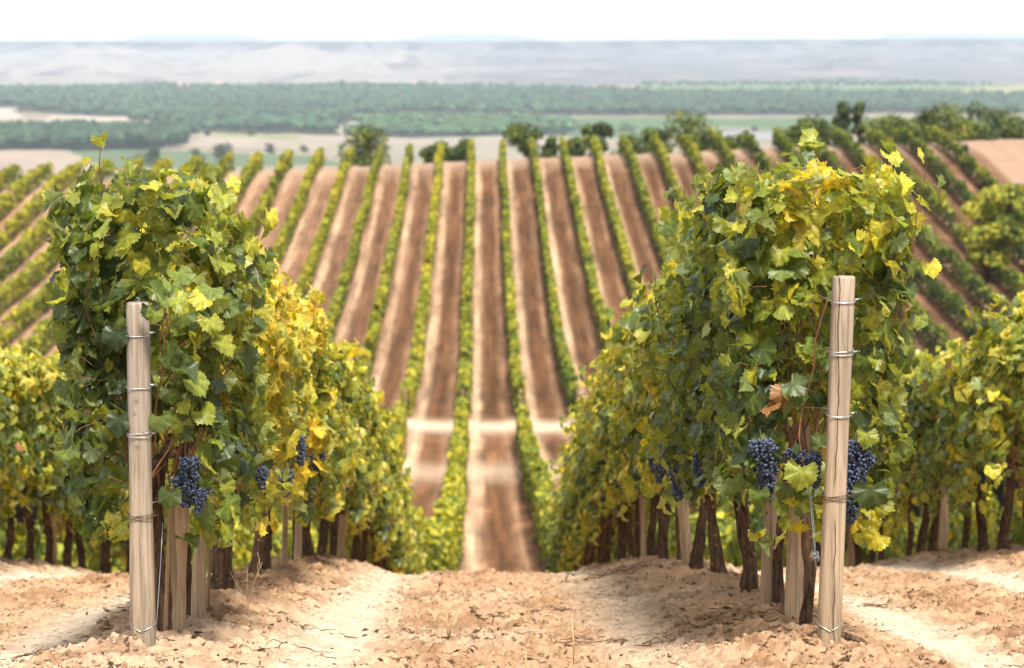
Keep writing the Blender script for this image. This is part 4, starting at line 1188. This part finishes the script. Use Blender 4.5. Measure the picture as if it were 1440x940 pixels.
# far farm buildings
for i, (px, by, w, hh, lb) in enumerate(((257, 128, 22, 7, 'pale long farm building at the foot of the chalk hills'), (276, 129, 14, 5, 'smaller pale shed right of the long farm building'), (305, 122, 12, 7, 'white house far off below the chalk cone'), (374, 121, 10, 5, 'tiny white hut right of the far white house'), (582, 121, 11, 6, 'tiny white house at the forest edge in the distance'))):
    p = on_plane(px, by, ZP); z = ground_z(p[0], p[1], False)
    b = thing('farm_building', lb, 'building', (p[0], p[1], z), .2 * i, 'distant farm buildings')
    mb = MB(); a, d = w / 2, w / 3
    v = [(-a, -d, -2), (a, -d, -2), (a, d, -2), (-a, d, -2), (-a, -d, hh), (a, -d, hh), (a, d, hh), (-a, d, hh), (-a, 0, hh + 2.2), (a, 0, hh + 2.2)]
    mb.add(v, [(4, 7, 8), (5, 9, 6)], [(0, 1, 5, 4), (1, 2, 6, 5), (2, 3, 7, 6), (3, 0, 4, 7)]); mb.build('wall', M_WALL_FAR, b, False)
    mb = MB(); e = .6
    v = [(-a - e, -d - e, hh - .3), (a + e, -d - e, hh - .3), (a + e, 0, hh + 2.5), (-a - e, 0, hh + 2.5), (-a - e, d + e, hh - .3), (a + e, d + e, hh - .3)]
    v2 = [(x, y, z_ + .25) for x, y, z_ in v]
    mb.add(v + v2, None, [(0, 3, 2, 1), (3, 4, 5, 2), (6, 7, 8, 9), (9, 8, 11, 10), (0, 1, 7, 6), (4, 10, 11, 5), (0, 6, 9, 3), (3, 9, 10, 4), (1, 2, 8, 7), (2, 5, 11, 8)]); mb.build('roof', M_ROOF_FAR, b, False)

# ------------------------------------------------------------------ soil clods, twigs, weeds
def build_clods():
    rs = np.random.RandomState(5)
    import bmesh
    bm = bmesh.new(); bmesh.ops.create_icosphere(bm, subdivisions=2, radius=1)
    bv = np.array([v.co[:] for v in bm.verts]); bt = np.array([[v.index for v in f.verts] for f in bm.faces]); bm.free()
    n = 42000
    Y = 7.6 + (24 - 7.6) * rs.uniform(0, 1, n) ** 1.1; X = rs.uniform(-1, 1, n) * (1.2 + .24 * Y)
    m = clod_mask(X, Y) * (.25 + sstep(.35, .65, fbm(X * 1.1, Y * 1.1, 41, 3)))
    ok = rs.uniform(0, 1, n) < m * .9; X, Y = X[ok], Y[ok]; n = len(X)
    s = .0035 + .014 * rs.uniform(0, 1, n) ** 3.5 + .016 * (rs.uniform(0, 1, n) < .008)
    Z = H0(X, Y) + H_near(X, Y) + s * .25
    dis = 1 + .38 * (rs.uniform(0, 1, (n, len(bv))) - .5) * 2
    V = bv[None] * dis[..., None] * (s[:, None] * rs.uniform(.7, 1.3, (n, 3)))[:, None, :] + np.stack([X, Y, Z], 1)[:, None, :]
    t = bt[None] + (np.arange(n) * len(bv))[:, None, None]
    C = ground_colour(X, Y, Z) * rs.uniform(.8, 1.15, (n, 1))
    me = mesh_np('soil_clods', V.reshape(-1, 3), t.reshape(-1, 3), None, np.repeat(C, len(bv), 0), False, [M_GROUND])
    tag(link('soil_clods', me), 'crumbled soil clods strewn over the tilled lane', 'soil clods', None, 'stuff')
build_clods()

def twig_pts(rs, L):
    n = 6; p = np.zeros((n, 3)); a = rs.uniform(-.5, .5) + (0 if rs.uniform() < .7 else 1.2) + (np.pi if rs.uniform() < .5 else 0)
    for i in range(1, n):
        a += rs.normal(0, .28); p[i] = p[i - 1] + np.array([math.cos(a), math.sin(a), rs.normal(.02, .12)]) * L / (n - 1)
    return p
def build_litter():
    rs = np.random.RandomState(6); mb = MB()
    for i in range(2600):
        Y = 7.7 + 13.5 * rs.uniform() ** 1.3; X = rs.uniform(-1, 1) * (1.0 + .22 * Y)
        if rs.uniform() > float(clod_mask(np.array([X]), np.array([Y]))[0]) * .8 + .15: continue
        p = twig_pts(rs, .015 + .09 * rs.uniform() ** 3.0)
        zz = H0(p[:, 0] + X, p[:, 1] + Y) + H_near(p[:, 0] + X, p[:, 1] + Y)
        p[:, 2] = np.abs(p[:, 2]) * .4 + np.maximum(zz, zz.mean()) + .004
        p[:, 0] += X; p[:, 1] += Y
        tube(mb, p, np.linspace(.0030, .0012, len(p)) * rs.uniform(.6, 1.4), 4, cap=False)
    for i in range(9000):
        Y = 7.7 + 13.5 * rs.uniform() ** 1.3; X = rs.uniform(-1, 1) * (1.0 + .22 * Y)
        a1 = np.array([X]); a2 = np.array([Y])
        if fbm(a1 * 1.6, a2 * 1.6, 33, 3)[0] < .50 or rs.uniform() > clod_mask(a1, a2)[0] * .9 + .1: continue
        z = float((H0(a1, a2) + H_near(a1, a2))[0]) + .004
        w = .004 + .017 * rs.uniform() ** 2.5; d = norm(rs.normal(0, 1, 3) * np.array([1, 1, .45])); e = norm(np.cross(d, rs.normal(0, 1, 3)))
        c = np.array([X, Y, z + .002])
        mb.add(np.array([c - d * w * 1.6, c + e * w * .6, c + d * w * 1.5, c - e * w * .5 + [0, 0, .003]]), [(0, 1, 2), (0, 2, 3)])
    tag(mb.build('twig_litter', M_TWIG), 'small dry twig and leaf stem litter scattered on the soil', 'twig litter', None, 'stuff')
build_litter()

def twig_bundle(label, px, py, L, n, seed, spread=.05, mat=M_TWIG, thick=.004, name='dry_prunings', cat='prunings'):
    rs = np.random.RandomState(seed)
    g = ground_hit(px, py); z = ground_z(g[0], g[1])
    mb = MB()
    for i in range(int(n * 1.7)):
        p = twig_pts(rs, .55 * L * rs.uniform(.3, 1)); o = rs.normal(0, spread, 2) * np.array([2.2, 1])
        p[:, 0] += o[0] - L * .0; p[:, 1] += o[1]
        q = H0(p[:, 0] + g[0], p[:, 1] + g[1]) + H_near(p[:, 0] + g[0], p[:, 1] + g[1])
        p[:, 2] = np.abs(p[:, 2]) + np.maximum(q, q.mean()) - z + .006 + .012 * rs.uniform()
        tube(mb, p, np.linspace(thick, thick * .4, len(p)) * rs.uniform(.4, .9), 5)
    o = mb.build(name, mat); o.location = (g[0], g[1], z)
    return tag(o, label, cat, 'dry prunings on the soil', 'stuff')
twig_bundle('dark tangle of dry prunings across the middle of the lane', 752, 856, .30, 26, 1, .05, thick=.0045)
twig_bundle('short dark crumbled prunings left of the dark tangle', 682, 866, .13, 12, 2, .04)
twig_bundle('dry twigs lying under the leafless little weed', 640, 894, .16, 14, 3, .06)
twig_bundle('dark twigs right of the straw stalks', 845, 896, .22, 10, 4, .05)
twig_bundle('thin twigs fanned out below the leaning stake on the right', 985, 890, .28, 14, 5, .08)
twig_bundle('twiggy litter at the lower left corner', 55, 910, .22, 14, 6, .09)
twig_bundle('dry twig pile right of the right end post', 1232, 845, .20, 14, 7, .05)
twig_bundle('long dark twig on the pale wheel track at lower left', 430, 905, .22, 4, 8, .06)
twig_bundle('fine dark twigs beside the left wheel track', 410, 873, .16, 12, 9, .06)
twig_bundle('branching twig sticking up near the right row on the crest', 880, 802, .40, 6, 10, .12, thick=.005)
twig_bundle('twiggy debris between the two right posts and the trunk', 1068, 893, .22, 14, 11, .07)
twig_bundle('small twig heap at the far right', 1290, 830, .14, 10, 12, .05)
# old root beside the right end post
g = ground_hit(1197, 890); mb = MB()
tube(mb, np.array([[-.08, .03, -.02], [-.03, .0, .03], [.03, -.04, .022], [.085, -.09, -.01]]), np.array([.016, .017, .013, .006]), 8, .3, 3)
o = mb.build('dead_root', M_BARK); o.location = (g[0], g[1], ground_z(g[0], g[1])); tag(o, 'dark old root lying at the foot of the right end post', 'root')
# leafless weed and straw stalks in the lane
def weed(label, px, py, h, n, seed, mat, thick, spread=.35, name='dry_weed'):
    rs = np.random.RandomState(seed); g = ground_hit(px, py); z = ground_z(g[0], g[1]); mb = MB()
    for i in range(n):
        a = rs.uniform(0, 6.28); s = rs.uniform(.1, 1) * spread; L = h * rs.uniform(.5, 1)
        p = np.array([[0, 0, -.01], [s * .35 * math.cos(a) * L, s * .35 * math.sin(a) * L, L * .5], [s * math.cos(a) * L, s * math.sin(a) * L, L]])
        tube(mb, p, np.array([thick, thick * .8, thick * .4]), 4)
        for b in range(4):
            t0 = p[1] + (p[2] - p[1]) * rs.uniform(-.3, .9); e = t0 + rs.normal(0, .25, 3) * L * .5 + np.array([0, 0, .1 * L])
            if spread > .2: tube(mb, np.array([t0, (t0 + e) / 2 + rs.normal(0, .003, 3), e]), thick * .5, 3, cap=False)
    o = mb.build(name, mat); o.location = (g[0], g[1], z); tag(o, label, 'weed')
weed('small brittle golden weed in the middle of the lane', 630, 893, .155, 11, 21, M_TWIG_PALE, .0014, .55)
weed('upright straw stalk at the bottom of the frame, left of the taller one', 740, 934, .17, 2, 22, M_TWIG_PALE, .0026, .06, 'straw_stalk')
weed('taller upright straw stalk near the dark twigs', 807, 928, .22, 2, 23, M_TWIG_PALE, .0026, .05, 'straw_stalk')
weed('bent dry straw beside the gnarled trunk of the left row', 347, 850, .25, 3, 24, M_TWIG_PALE, .0018, .45, 'straw_stalk')
